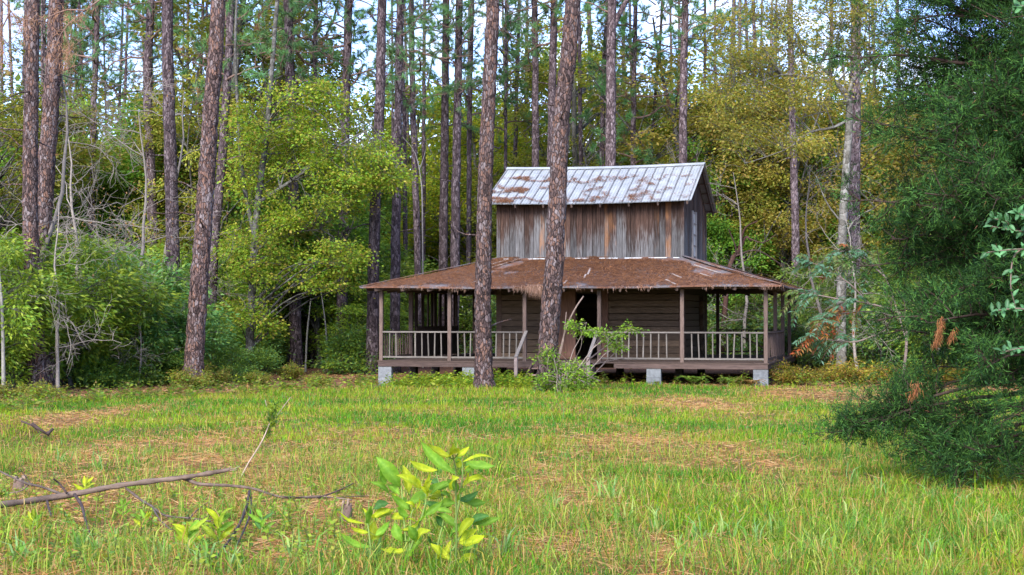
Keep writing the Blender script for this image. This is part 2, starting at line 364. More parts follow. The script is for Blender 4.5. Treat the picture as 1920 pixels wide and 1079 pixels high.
ZB, ZE = 3.57, 5.24; slope = (6.47-5.24)/2.32
gab = lambda a: ZE+slope*(2.32-abs(a-2.32))-.03
boards((UX0, UY0), (UX1, UY0), ZB, lambda a: ZE+.02, .03)
boards((UX1, UY0), (UX1, UY1), ZB-.1, gab, .03)
boards((UX1, UY1), (UX0, UY1), ZB-.1, lambda a: ZE+.02, .03)
boards((UX0, UY1), (UX0, UY0), ZB-.1, gab, .03)
for x, y in ((UX0, UY0), (UX1, UY0), (UX1, UY1), (UX0, UY1)):
    sx, sy = (1 if x > -5 else -1), (1 if y > 5 else -1)
    box(mb, x-.05+sx*.02, x+.05+sx*.02, y-.05+sy*.02, y+.05+sy*.02, ZB-.1, ZE-.03, (.55, .5, 0))
tag(mb.build('upper_wall', M_siding, house, False), 'upper storey wall of grey, brown and orange vertical boards', None)
# dark lining so daylight does not shine through the board gaps
mb = MB(); box(mb, UX0+.06, UX1-.06, UY0+.06, UY1-.06, ZB-.15, ZE-.05, (.03, .025, .02)); mb.build('lining', M_woodh, house, False)
# gable window
mb = MB(); gx = UX1+.045; y0, y1, z0, z1 = UY0+1.62, UY0+2.32, 3.66, 4.98
for y in (y0, y1): box(mb, gx, gx+.05, y-.05, y+.05, z0-.05, z1+.05, (.3, .27, .24))
for k in range(5):
    z = z0+(z1-z0)*k/4; box(mb, gx+.002, gx+.045, y0+.05, y1-.05, z-.022, z+.022, (.24, .2, .17))
fr = mb.build('window', M_woodv, house, False)
mb = MB()
for k in range(4):
    z = z0+(z1-z0)*k/4; box(mb, gx-.01, gx+.015, y0+.05, y1-.05, z+.022, z+(z1-z0)/4-.022, wc((.46, .44, .40), .15))
mb.build('pane', M_woodv, fr, False)
# tin roof with slight sag, raised ribs, ridge cap and rafter ends
EO, EZ, RZ, GX0, GX1 = .52, 5.20, 6.50, UX0-.36, UX1+.34; ym = (UY0+UY1)/2
def rz(x, t, side):                                    # point on the tin roof: t 0 at eave, 1 at ridge
    s = -.05*math.sin(math.pi*(x-GX0)/(GX1-GX0)); y = (UY0-EO)*(1-t)+ym*t if side < 0 else (UY1+EO)*(1-t)+ym*t
    return A(x, y, EZ+(RZ-EZ)*t+s)
mb = MB(); nx = 24
for side in (-1, 1):
    g = [[rz(GX0+(GX1-GX0)*a/nx, t, side) for a in range(nx+1)] for t in (0, .5, 1)]
    v = np.array(g).reshape(-1, 3); f = [(r*(nx+1)+a, r*(nx+1)+a+1, (r+1)*(nx+1)+a+1, (r+1)*(nx+1)+a) for r in range(2) for a in range(nx)]
    mb.add(v, f); mb.add(v-A(0, 0, .02), f)
    k = GX0+.03
    while k < GX1:
        for dk, hh in ((0, .05), (.09, .014), (.18, .014)):
            if k+dk < GX1: bar(mb, rz(k+dk, -.004, side)+A(0, 0, .006), rz(k+dk, .99, side)+A(0, 0, .006), .035 if hh > .02 else .02, hh, (.17, .175, .18), 1 if hh > .02 else 0)  # tall ribs get a dark grey that paints in their shade
        k += .275
roof = mb.build('roof', [M_tin, M_seam_shade], house, False); roof['label'] = 'pale ribbed tin gable roof streaked with needles'
mb = MB()
for side in (-1, 1):
    for a in range(12):
        xa, xb = GX0-.01+(GX1-GX0+.02)*a/12, GX0-.01+(GX1-GX0+.02)*(a+1)/12
        bar(mb, rz(xa, .955, side)+A(0, 0, .045), rz(xb, .955, side)+A(0, 0, .045), .16, .012, up=(0, side*.5, 1))
mb.build('ridge_cap', M_tin, roof, False)
mb = MB()
for side in (-1, 1):
    for k in range(8):
        x = GX0+.12+(GX1-GX0-.24)*k/7; bar(mb, rz(x, .01, side)-A(0, 0, .085), rz(x, .98, side)-A(0, 0, .085), .05, .10, wc(WD), up=(0, 0, 1))
    for t in (.04, .22, .42, .62, .82):
        for a in range(10): bar(mb, rz(GX0+.01+(GX1-GX0-.02)*a/10, t, side)-A(0, 0, .036), rz(GX0+.01+(GX1-GX0-.02)*(a+1)/10, t, side)-A(0, 0, .036), .09, .02, wc((.2, .13, .1)))
mb.build('rafter', M_woodh, roof, False)
# porch roof: four hipped slopes
PO, PZ, PT = .40, 2.72, 3.60
outer = [A(-W_-PO, -PO), A(PO, -PO), A(PO, D_+PO), A(-W_-PO, D_+PO)]; inner = [A(UX0, UY0), A(UX1, UY0), A(UX1, UY1), A(UX0, UY1)]
def pr(k, s, t):                                       # slope k, s along, t up
    a, b, c_, d = outer[k], outer[(k+1) % 4], inner[(k+1) % 4], inner[k]
    q = (a*(1-s)+b*s)*(1-t)+(d*(1-s)+c_*s)*t
    sag = -.05*math.sin(math.pi*t)-.03*math.sin(math.pi*s)*(1-t)+.012*math.sin(s*17+k)
    return A(*q, PZ+(PT-PZ)*t+sag)
mb = MB(); n = 30
for k in range(4):
    v = np.array([[pr(k, a/n, t/4) for a in range(n+1)] for t in range(5)]).reshape(-1, 3)
    f = [(r*(n+1)+a, r*(n+1)+a+1, (r+1)*(n+1)+a+1, (r+1)*(n+1)+a) for r in range(4) for a in range(n)]
    mb.add(v, f); mb.add(v-A(0, 0, .04), f)
    for a in range(n): bar(mb, pr(k, a/n, 0)-A(0, 0, .022), pr(k, (a+1)/n, 0)-A(0, 0, .022), .02, .045)
    bar(mb, pr(k, 0, 0)+A(0, 0, .01), pr(k, 0, 1)+A(0, 0, .03), .12, .012)
proof = mb.build('porch_roof', M_felt, house, False); proof['label'] = 'low hipped porch roof thick with rusty pine needles'
mb = MB()
for k in range(4):
    for a in range(15 if k % 2 == 0 else 12):
        s = (a+.5)/(15 if k % 2 == 0 else 12); bar(mb, pr(k, s, .012)-A(0, 0, .1), pr(k, s, .98)-A(0, 0, .1), .05, .1, wc(WD))
mb.build('rafter', M_woodh, proof, False)
for a in range(37):                                    # weathered batten strips showing through the needles
    if rh.random() < .38:
        k = 0 if a < 26 else 1; s = rh.uniform(.02, .99); t = rh.uniform(.02, .75); col = (.30, .25, .22); mb = MB()
        bar(mb, pr(k, s, t)+A(0, 0, .02), pr(k, s*.985+.006, t+rh.uniform(.1, .3))+A(0, 0, .025), .05, .02, col); mb.build('batten', M_woodv, proof, False)
for k in range(1, 30):                                 # torn flashing along the foot of the upper wall
    if k % 4: mb = MB(); box(mb, UX0+.18*k, UX0+.18*k+.17, UY0-.12-.1*rh.random(), UY0-.033, PT-.045, PT-.02, (.5,)*3); mb.build('flashing', M_tin, proof, False)
# floor, rim joists, beam, posts
mb = MB(); y = 0
for a in range(70):
    if y >= D_: break
    box(mb, -W_-.03, .03, y, min(y+.137, D_), FZ-.035, FZ, wc(WD)); y += .14
mb.build('porch_floor', M_woodh, house, False)
def part(name, boxes, m, col, parent=house, v=.2):
    mb = MB(); [box(mb, *b, wc(col, v)) for b in boxes]; return mb.build(name, m, parent, False)
part('rim_joist', [(-W_, -5.1, .01, .06, FZ-.17, FZ-.037), (-4.2, -.01, .012, .06, FZ-.17, FZ-.037), (-W_, 0, D_-.06, D_-.01, FZ-.17, FZ-.037), (-.05, .0, .062, D_-.062, FZ-.17, FZ-.037), (-W_, -W_+.05, .062, D_-.062, FZ-.17, FZ-.037)], M_woodh, (.080, .054, .045))
part('porch_beam', [(-W_, 0, .06, .14, 2.62, 2.74), (-W_, 0, D_-.14, D_-.06, 2.62, 2.74), (-.12, -.04, .142, D_-.142, 2.62, 2.74), (-W_+.04, -W_+.12, .142, D_-.142, 2.62, 2.74)], M_woodh, (.15, .10, .08))
FX = [-10.97, -8.93, -6.74, -4.62, -2.32, -.06]         # front posts
for x in FX: part('porch_post', [(x-.05, x+.05, .03, .13, FZ+.001, 2.62)], M_woodv, (.11, .077, .062))
for y in (2.75, 5.1, 7.4, D_-.1): part('porch_post', [(-.11, -.01, y-.05, y+.05, FZ+.001, 2.62)], M_woodv, WD)
for y in (2.75, 5.1, 7.4, D_-.1): part('porch_post', [(-W_+.03, -W_+.15, y-.06, y+.06, FZ+.001, 2.62)], M_woodv, WD)
for x in (-8.5, -5.4, -2.6): part('porch_post', [(x-.05, x+.05, D_-.13, D_-.03, FZ+.001, 2.62)], M_woodv, WD)
# railings: two rails and square balusters
def railing(p, q, sep=.197, col=WG):
    p, q = A(*p), A(*q); ln = np.linalg.norm(q-p); d = (q-p)/ln; mb = MB()
    bar(mb, A(*p, FZ+.815), A(*q, FZ+.815), .09, .04, wc(col)); bar(mb, A(*p, FZ+.10), A(*q, FZ+.10), .05, .05, wc(col))
    r = mb.build('railing', M_woodh, house, False); n = max(1, int(round(ln/sep)))
    for k in range(1, n):
        if rh.random() < .02: continue
        c_ = p+d*ln*(k+rh.normal(0, .04))/n; m2 = MB(); l = rh.normal(0, .014)
        bar(m2, A(c_[0]+l, c_[1], FZ+.126), A(c_[0], c_[1], FZ+.794), .034, .034, wc(col*A(1.0, 1.0, .98), .25)); m2.build('baluster', M_woodv, r, False)
for a, b in ((0, 1), (1, 2), (3, 4), (4, 5)): railing((FX[a]+.05, .08), (FX[b]-.05, .08))
for a, b in ((.13, 2.70), (2.80, 5.05)): railing((-.06, a), (-.06, b), .21, WD*1.1)
railing((-.11, D_-.08), (-2.55, D_-.08), .25, WD*.6)
railing((-W_+.08, .14), (-W_+.08, 2.7), .24, WD)
# boards nailed across the open side of the porch, with gaps between
y = 2.85
while y < 7.2:
    wd_ = rh.uniform(.12, .3)
    part('side_board', [(-W_+.16, -W_+.185, y, y+wd_, FZ+.03, 2.60)], M_woodv, WD*.9); y += wd_+rh.uniform(.12, .42)
part('side_panel', [(-W_+.19, -W_+.215, 2.9, 7.3, FZ+.04, FZ+.95)], M_woodv, WD*.8)
x = -10.6
while x < UX0-.1:
    part('back_board', [(x, x+.12, D_-.2, D_-.17, FZ+.02, 2.6)], M_woodv, WD*.7); x += rh.uniform(.3, .55)
# steps with stringers and leaning handrails
mb = MB()
for k in range(3): box(mb, -6.45, -4.75, -.30*(k+1)+.0, -.30*k-.02, FZ-.17*(k+1)-.03, FZ-.17*(k+1), wc((.22, .15, .12)))
for x in (-6.5, -4.75): bar(mb, A(x, 0, FZ-.12), A(x, -1.0, .02), .04, .2, wc(WD))
st = mb.build('porch_steps', M_woodh, house, False)
for x in (-6.68, -4.66):
    mb = MB(); bar(mb, A(x, .0, FZ+.84), A(x-.05, -.95, FZ+.14), .09, .04, wc(WG*1.25)); box(mb, x-.09, x, -1.0, -.91, .0, FZ+.13, wc((.26, .2, .18)))
    mb.build('handrail', M_woodv, st, False)
# piers
def blockpier(x, y, w2=.2):
    mb = MB()
    g_ = hw(x, y); z0 = float(H(g_[0], g_[1]))-.04; hh = (FZ-.172-z0)/2
    for k in range(2): box(mb, x-w2+.004*k, x+w2-.005*k, y+.003*k, y+.2, z0+k*hh+(.005 if k else 0), z0+(k+1)*hh, wc((.15, .162, .168), .2))
    mb.build('block_pier', M_block, house, False)
for x in (-10.85, -8.35, -5.9, -3.1, -.2): blockpier(x, .03)
for x, y in [(-10.9, 2.8), (-10.9, 5.0), (-10.9, 7.4), (-9.4, 2.7), (-8.1, 2.7), (-5.4, 2.7), (-2.8, 2.7), (-8.1, 7.2), (-5.4, 7.2), (-2.8, 7.2), (-.15, 2.8), (-.15, 5.2)]:
    part('wood_pier', [(x-.11, x+.11, y-.11, y+.11, -.1, FZ-.04)], M_woodv, (.06, .05, .045))
part('floor_joist', [(-W_+.06, -.06, y-.05, y+.05, FZ-.2, FZ-.037) for y in (1.3, 2.7, 5., 7.2)], M_woodh, WK)
# back-stair rail seen through the far porch
mb = MB(); bar(mb, A(-2.2, 8.7, FZ+.85), A(-.6, 8.9, FZ+.05), .08, .05, WK); mb.build('stair_rail', M_woodh, house, False)
# needles lying on the roofs
def straw(mb, p, n_, L_, W_s, rng, cols, flat=.12):
    d = rng.normal(0, 1, (len(p), 3)); d = d-n_*np.sum(d*n_, 1, keepdims=True); d = norm(d)+n_*rng.normal(flat*.6, flat, (len(p), 1))
    d = norm(d); s = np.cross(d, n_); L_ = np.asarray(L_)[:, None]; v = np.stack([p-d*L_/2-s*W_s, p-d*L_/2+s*W_s, p+d*L_/2], 1)
    mb.add(v.reshape(-1, 3), np.arange(len(p)*3).reshape(-1, 3), np.repeat(pal(rng, cols, len(p)), 3, 0))
SC = [(.19, .082, .034), (.12, .052, .028), (.27, .128, .06), (.08, .042, .03)]
r2 = np.random.default_rng(11); mb = MB()
hwm = np.array([[ca, -sa, 0], [sa, ca, 0], [0, 0, 1]])
def tow(p): p = np.asarray(p); return p@hwm+A(HX0, HY0, 0)
for k, cnt in ((0, 30000), (1, 5000), (3, 6000)):
    s, t = r2.random(cnt), r2.random(cnt)**.9
    keep = (fbm(s*11+k*3, t*4) > (.30 if k == 0 else .36)+.33*np.clip((s-.80)*5, 0, 1)*(k == 0)+.12*(t > .93)); s, t = s[keep], t[keep]
    p = np.array([pr(k, a, b) for a, b in zip(s, t)]); p[:, 2] += .012+.06*r2.random(len(p))*fbm(s*26, t*9)
    nn = A(*[(0, -.29, 1), (.29, 0, 1), (0, .29, 1), (-.29, 0, 1)][k]); nn = nn/np.linalg.norm(nn)
    straw(mb, tow(p), np.tile(nn@hwm, (len(p), 1)), r2.uniform(.11, .22, len(p)), .008, r2, SC, .14)
# tufts hanging from the eave
for s0, cnt, ln in [(.435, 260, .34), (.41, 150, .2)]+[(s, 16, .12) for s in r2.random(26)]:
    s = np.clip(s0+r2.normal(0, .012 if cnt > 40 else .006, cnt), 0, 1); p = np.array([pr(0, a, 0) for a in s])+r2.normal(0, .03, (cnt, 3))
    needles(mb, tow(p), A(0, 0, -1)+r2.normal(0, .3, (cnt, 3)), r2.uniform(.4, 1.2, cnt)*ln, .012, pal(r2, [(.26, .15, .10), (.34, .22, .16)], cnt), rng=r2)
tag(mb.build('pine_straw', M_straw), 'thick rusty carpet of fallen needles on the low porch roof', 'pine straw', kind='stuff')
mb = MB(); cnt = 30000; x = r2.uniform(GX0+.05, GX1-.1, cnt); t = r2.uniform(0, .72, cnt)
u = (x-GX0)/(GX1-GX0)
f = fbm(u*9+t*5, t*7-u*3)+.18*np.exp(-((u-.2)/.2)**2-((t-.3)/.25)**2)
keep = (np.abs(f-.5) < .022+.05*np.exp(-((u-.15)/.15)**2)) & (r2.random(cnt) < (.95-.65*u)); x, t = x[keep], t[keep]
p = np.array([rz(a, b, -1) for a, b in zip(x, t)]); p[:, 2] += .03+.03*r2.random(len(p))
nn = norm(A(0, -.46, 1)); straw(mb, tow(p), np.tile(nn@hwm, (len(p), 1)), r2.uniform(.12, .24, len(p)), .006, r2, SC)
tag(mb.build('pine_straw', M_straw), 'streaky drifts of brown needles on the pale tin roof', 'pine straw', kind='stuff')
# ------------------------------------------------------------------ pines
C_PN = [(.06, .17, .05), (.10, .23, .06), (.15, .28, .08), (.08, .19, .09)]
BROWN = A(.17, .11, .085)
def crooked(rng, p, d, ln, n, bend, droop=0):
    pts = [p]; d = norm(d); 
    for _ in range(n): d = norm(d+rng.normal(0, bend, 3)+A(0, 0, droop)); pts.append(pts[-1]+d*ln/n)
    return np.array(pts)
def pine_crown(seed, hgt, reach, nb, tufts, bare=.3):
    rng = np.random.default_rng(seed); mb = MB(); TP, TD, TL = [], [], []
    for k in range(nb):
        z = hgt*(k+rng.random())/nb; az = rng.random()*6.28; ln = reach*rng.uniform(.45, 1)*(1-.45*z/hgt)
        d = A(math.cos(az), math.sin(az), rng.uniform(-.15, .55)); b = crooked(rng, A(0, 0, z), d, ln, 8, .22, .03)
        tube(mb, b, np.linspace(.022+.011*ln, .012, 9), 5, BROWN*rng.uniform(.7, 1.15))
        dead = rng.random() < bare*(1-.7*z/hgt)
        for q in range(int(3+ln*2.4)):
            i = rng.integers(2, 9); t = crooked(rng, b[i], d*.5+rng.normal(0, .7, 3)+A(0, 0, .25), rng.uniform(.25, .9), 4, .3)
            tube(mb, t, np.linspace(.014, .007, 5), 3, BROWN*.8)
            if not dead or rng.random() < .12:
                for e in (t[-1], t[-2], t[-3])[:1+int(rng.random() < .6)+int(rng.random() < .5)]: TP.append(e); TD.append(norm(t[-1]-t[-3]))
    TP, TD = np.array(TP), np.array(TD); n = len(TP)*tufts
    P_, D_0 = np.repeat(TP, tufts, 0), np.repeat(TD, tufts, 0)
    d = norm(rng.normal(0, .75, (n, 3))+D_0*.7+A(0, 0, .15)); tone = np.repeat(rng.uniform(.65, 1.35, len(TP)), tufts)[:, None]
    col = pal(rng, C_PN, n)*tone; br = np.repeat(rng.random(len(TP)) < .05, tufts); col[br] = (.22, .12, .06)
    needles(mb, P_+D_0*rng.uniform(-.12, .05, (n, 1)), d, rng.uniform(.16, .30, n), .017, col, 1, rng)
    o = mb.build('crown', [M_twig, M_needle]); me = o.data; bpy.data.objects.remove(o); return me
PC = [pine_crown(20+k, 8.5, 3.1, 30, 42, .35) for k in range(3)]+[pine_crown(30+k, 8, 1.9, 30, 34, .25) for k in range(2)]
def pine(label, group, pts, Y, wpx, crown=None, cz=8.0, mat=M_pine, seed=0, top=None, sides=20, stubs=5, fork=None):
    """pts: trunk axis as photo pixels, top of the picture first, base last; extended upwards beyond the frame"""
    rng = np.random.default_rng(seed+500); b = pts[-1]; base = G(b[0], Y); w0 = [P(px, py, Y+(dy[0] if dy else 0)) for px, py, *dy in pts][::-1]
    w0[0] = base-A(0, 0, .15); up = w0[-1]-w0[-2]; up = norm(up*A(.5, .5, 1)); zt = top or max(w0[-1][2]+4, 20)
    w0.append(w0[-1]+up*(zt-w0[-1][2])/up[2]); hi = w0[-1][2]
    n = 120 if Y < 50 else 40; ax = spline(w0, n); z = np.clip((ax[:, 2]-base[2])/(hi-base[2]), 0, 1)
    ax[1:-1, :2] += rng.normal(0, .008, (n-2, 2)); r = wpx/F*Y/2
    rad = r*(1.0-.5*z)*(1+.38*np.exp(-z*hi/.35)); loc = base
    root = empty('pine_tree', loc, label, 'pine tree', group)
    mb = MB(); tube(mb, ax-loc, rad, sides, BROWN, 0, .13 if Y < 50 else .08, rng)
    for k in range(stubs):
        i = rng.integers(int(n*.15), int(n*.7)); az = rng.random()*6.28; d = A(math.cos(az), math.sin(az), rng.uniform(-.2, .5))
        c_ = crooked(rng, ax[i]-loc, d, rng.uniform(.3, 1.3)+r, 4, .2); tube(mb, c_, np.linspace(.028, .01, 5), 5, BROWN)
    if fork:
        i = int(np.argmin(np.abs(ax[:, 2]-P(*fork[0], Y)[2]))); c_ = spline([ax[i]-loc]+[P(*q, Y)-loc for q in fork[1:]], 8); tube(mb, c_, np.linspace(r*.45, r*.3, 8), 10, BROWN)
    mb.build('trunk', mat, root)
    if crown is not None:
        i = int(np.argmin(np.abs(ax[:, 2]-base[2]-cz))); o = bpy.data.objects.new('crown', PC[crown]); S.collection.objects.link(o); o.parent = root
        o.location = ax[i]-loc; o.rotation_euler = (0, 0, rng.random()*6.28); k = rng.uniform(.85, 1.15); o.scale = (k, k, k)
        for q in range(int(Y < 64)):
            o2 = o.copy(); S.collection.objects.link(o2); o2.location = ax[min(n-1, i+max(6, int(n*.3)))]-loc; o2.rotation_euler.z += 2.2; o2.parent = root
    return root
PINES = [  # label, px path (top -> base), depth, width px, crown variant, crown start, fork
 ('straight grey-brown pine standing against the porch front, narrower of the two before the cabin', [(924, 0), (911, 300), (906, 560), (908, 722)], 41.6, 32, None, 0),
 ('thick leaning pine with orange bark flakes in front of the porch steps', [(1074, 0), (1053, 220), (1040, 480), (1030, 620), (1025, 742)], 40.3, 38, None, 0),
 ('thick dark reddish pine at the wood edge, flared base in ferns and straw', [(409, 0), (396, 200), (383, 400), (366, 640), (362, 730)], 42, 36, None, 0),
 ('pale grey-flecked pine trunk with evergreen leaves around its foot, outermost of the touching pair', [(62, 0), (58, 200), (57, 400), (66, 600), (74, 742)], 39, 32, None, 0),
 ('reddish pine trunk crossing behind its twin, brown dead sprays at the top', [(106, 0), (95, 200), (82, 400), (76, 560), (88, 735)], 40.5, 37, None, 0),
 ('knobbly grey pine trunk rising from the dark green evergreen shrubs', [(313, 0), (317, 200), (322, 380), (329, 690)], 50, 29, None, 0),
 ('straight pine close behind the thick dark reddish pine', [(433, 0), (425, 170), (414, 330), (400, 480), (395, 700)], 51, 20, 3, 8.5),
 ('thin pale-topped pine rising from behind the twiggy bare branches', [(183, 0), (176, 200), (172, 380), (170, 690)], 60, 15, 4, 11),
 ('pine with a slight bend hidden low down by teal evergreen leaves', [(283, 0), (277, 160), (285, 400), (290, 690)], 58, 22, 1, 11),
 ('dark pine with its thick base standing clear beside pale stems', [(540, 0), (546, 200), (551, 420), (556, 692)], 57, 24, 4, 10),
 ('narrow pine between the yellow tree and the pale-patched pine', [(592, 0), (588, 300), (589, 692)], 59, 13, 0, 8.5),
 ('pine with a pale stripped patch of bark on its lower trunk', [(654, 0), (648, 200), (643, 450), (638, 690)], 57, 22, 1, 9.5),
 ('pine right beside the porch roof corner, bent slightly lower down', [(716, 0), (712, 200), (703, 400), (698, 700)], 52, 24, None, 0),
 ('pine just inside the porch roof corner, seen through the porch below', [(750, 0), (746, 250), (742, 440), (740, 700)], 54, 20, 3, 9),
 ('slim pine curving towards the porch roof beside a white dead limb', [(771, 0), (774, 200), (779, 350), (784, 490), (786, 690)], 60, 15, 2, 9.5),
 ('dark pine, thinner of the close pair rising above the porch roof', [(836, 0), (834, 250), (831, 500), (830, 690)], 61, 19, None, 0),
 ('dark pine, thicker of the close pair rising above the porch roof', [(861, 0), (857, 250), (853, 500), (850, 690)], 60, 20, 4, 10),
 ('very thin pine pole with needles at the top left of the tin roof', [(949, 0), (948, 300), (947, 690)], 72, 8, 0, 10),
 ('straight pine emerging over the ridge between the two front pines', [(1002, 0), (1004, 200), (1004, 690)], 62, 17, 3, 12),
 ('dark pine half hidden by the leaning front pine above the ridge', [(1039, 0), (1034, 250), (1030, 690)], 61, 20, 1, 12),
 ('forked grey pine standing over the middle of the tin ridge', [(1148, 0), (1145, 200), (1143, 690)], 60, 25, 2, 13),
 ('slender dark pine leaning against the forked pine', [(1140, 0), (1130, 200), (1126, 690)], 68, 12, 3, 11),
 ('thin pine with dense green tufts just beyond the forked pine', [(1192, 0), (1188, 200), (1186, 690)], 66, 13, 0, 8),
 ('short crooked dark pine with tufted top above the ridge', [(1240, 40), (1233, 130), (1226, 220), (1222, 310), (1220, 690)], 68, 8, 2, 11.5),
 ('straight pine over the gable end of the tin roof', [(1285, 0), (1281, 200), (1279, 690)], 62, 20, 4, 12),
 ('very thin pine pole next to the tin gable end', [(1322, 0), (1321, 250), (1319, 690)], 74, 8, 1, 13),
 ('lone reddish pine trunk in the yellow-green wood past the gable', [(1481, 0), (1485, 200), (1491, 420), (1494, 690)], 62, 17, None, 0),
 ('reddish pine trunk beside the pale grey lichen-covered tree', [(1604, 0), (1604, 250), (1602, 420), (1600, 700)], 54, 25, None, 0),
 ('dark pine pole between the lone reddish pine and the pale tree', [(1560, 0), (1556, 250), (1552, 690)], 66, 11, 0, 12),
]
for k, (lb, pts, Yd, wp, cr, cz) in enumerate(PINES):
    pine(lb, None, pts, Yd, wp, cr, cz, M_pine if Yd < 50 else M_pinefar, k, None, 26 if Yd < 45 else 14, 3 if k < 2 else 6, [(1148, 55), (1163, 22), (1180, -8), (1196, -60)] if k == 20 else None)
rb = np.random.default_rng(77)
for k in range(82):                                    # thin trunks deep in the wood
    px = rb.uniform(-40, 1700) if k > 20 else rb.uniform(-20, 640); Yd = rb.uniform(66, 104); b = rb.uniform(-14, 14)
    pine('slender pine trunk deep in the wood, half hidden by foliage', 'distant pines in the wood', [(px+b, 0), (px+b*.4, 250), (px, 690)], Yd, rb.uniform(8, 15)*60/Yd, int(rb.integers(0, 5)) if rb.random() < .5 and px > 60 else None, rb.uniform(9, 15), M_pinefar, 200+k, None, 8, 4)

# ------------------------------------------------------------------ broadleaved trees and shrubs
def canopy(rng, stems, blobs, leaf, lpc, sig, cols, sides=7, twc=A(.2, .18, .15), barkm=0, tone=.35, droop=-.25, mid=.45, shell=.45, tw=4):
    """stems: (points, r0, r1); blobs: (centre, radii, clusters). A limb runs to every cluster, twigs and leaves round its end."""
    wood, lf = MB(), MB(); SP = []
    for pts, r0, r1 in stems:
        pts = np.asarray(pts, float); tube(wood, pts, np.linspace(r0, r1, len(pts)), sides, twc, 0, .12, rng); SP.append(np.c_[pts, np.linspace(r0, r1, len(pts))])
    SP = np.concatenate(SP); LP, LD, LT = [], [], []
    for c_, r, n in blobs:
        c_, r = np.asarray(c_, float), np.asarray(r, float)
        for _ in range(n):
            d = norm(rng.normal(0, 1, 3)); q = c_+d*r*(shell+(1-shell)*rng.random())**.6
            hd = np.linalg.norm(SP[:, :2]-q[:2], axis=1); dz = q[2]-SP[:, 2]
            cost = hd+np.abs(dz-rng.uniform(.1, .8)*hd)*1.2; i = int(np.argmin(cost+rng.random(len(cost))*1.1)); s = SP[i, :3]
            ln = np.linalg.norm(q-s); b = spline([s, (s+q)/2+A(0, 0, .10*ln)+rng.normal(0, .07*ln, 3), q], 6)
            tube(wood, b, np.linspace(min(SP[i, 3]*.6, .008+.011*ln), .005, 6), 4, twc*rng.uniform(.7, 1.2), 0)
            out = norm(q-s)*A(1, 1, .4); tt = rng.uniform(1-tone, 1+tone)
            for _ in range(tw):
                d = norm(out*.8+rng.normal(0, .8, 3)*A(1, 1, .45)); t = spline([b[-2], q+d*sig[0]*.5, q+d*sig[0]*rng.uniform(.8, 1.4)+A(0, 0, droop*sig[0]*.5)], 4)
                tube(wood, t, [.005, .004, .0035, .002], 3, twc*.8, 0)
                m = lpc//tw; u = rng.random(m)[:, None]; p = q*(1-u)+t[-1]*u+rng.normal(0, 1, (m, 3))*A(sig[0], sig[0], sig[1])*.45
                LP.append(p); LD.append(norm((p-q)*A(1, 1, .5)+d*sig[0]*.5+A(0, 0, droop)*sig[0]+rng.normal(0, .35*sig[0], (m, 3)))); LT.append(np.full(m, tt))
    LP, LD, LT = np.concatenate(LP), np.concatenate(LD), np.concatenate(LT)
    k = rng.uniform(.65, 1.25, len(LP)); leaves(lf, LP, LD, leaf[0]*k, leaf[1]*k, pal(rng, cols, len(LP))*LT[:, None], 0, None, rng, mid)
    return wood, lf
Y1 = [(.31, .33, .03), (.21, .29, .03), (.40, .35, .04), (.15, .25, .035)]
OL = [(.24, .24, .04), (.31, .27, .045), (.17, .21, .035), (.34, .25, .06)]
GR = [(.11, .22, .035), (.17, .28, .04), (.08, .18, .035), (.24, .33, .05)]
TE = [(.05, .16, .07), (.08, .21, .09), (.11, .25, .09), (.18, .29, .07)]
def meshes(w, l, barkm, leafm):
    a = w.build('trunk', barkm); b = l.build('crown', leafm); r = (a.data, b.data); bpy.data.objects.remove(a); bpy.data.objects.remove(b); return r
def plant(name, cat, me, loc, rz, sc, color, label, group):
    r = empty(name, loc, label, cat, group, rz); r.scale = sc
    for nm, m in zip(('trunk', 'crown'), me):
        o = bpy.data.objects.new(nm, m); S.collection.objects.link(o); o.parent = r
        if nm == 'crown': o.color = (*color, 1)
    return r
def hw_tree(seed, h, spread, n, leaf, cols, lpc=230):
    rng = np.random.default_rng(seed); tp = crooked(rng, A(0, 0, -.2), A(rng.normal(0, .08), rng.normal(0, .08), 1), h*.92, 10, .07, .03)
    st = [(tp, .011*h+.03, .03)]
    for k in range(2):
        i = rng.integers(2, 5); st.append((crooked(rng, tp[i], A(*rng.normal(0, .5, 2), 1), h*.5, 7, .1, .05), .05, .015))
    bl = [(tp[6], (spread, spread, h*.36), n)]+[(tp[5]+A(*rng.normal(0, spread*.6, 2), rng.uniform(-h*.2, h*.3)), (spread*.6, spread*.6, h*.13), n//4) for _ in range(4)]
    return meshes(*canopy(rng, st, bl, leaf, lpc, (.55, .28), cols, 7), M_grey, M_leaf)
HV = [hw_tree(1, 10, 2.2, 62, (.13, .08), GR), hw_tree(2, 12, 2.5, 70, (.125, .08), Y1), hw_tree(3, 8, 2.0, 52, (.12, .07), OL), hw_tree(4, 13, 2.3, 60, (.12, .07), OL), hw_tree(5, 7, 2.2, 60, (.12, .07), GR)]
rv = np.random.default_rng(5)
TINTS = {'green': (.85, 1.0, .9), 'gold': (1.0, 1.02, .85), 'olive': (.98, .95, 1.05), 'deep': (.65, .85, .9)}
def hardwood(px, Yd, v, tint, sc, zone):
    t = TINTS[tint]; words = {'green': 'leafy mid-green', 'gold': 'yellow-green autumn', 'olive': 'dull olive-brown', 'deep': 'dark green shady'}[tint]
    g = G(px, Yd); s = sc*rv.uniform(.88, 1.12)
    return plant('hardwood_tree', 'tree', HV[v], g, rv.random()*6.28, (s, s, s*rv.uniform(.92, 1.1)), np.array(t)*rv.uniform(.85, 1.2), f'{words} broadleaved tree {zone}', f'{tint} trees {zone}')
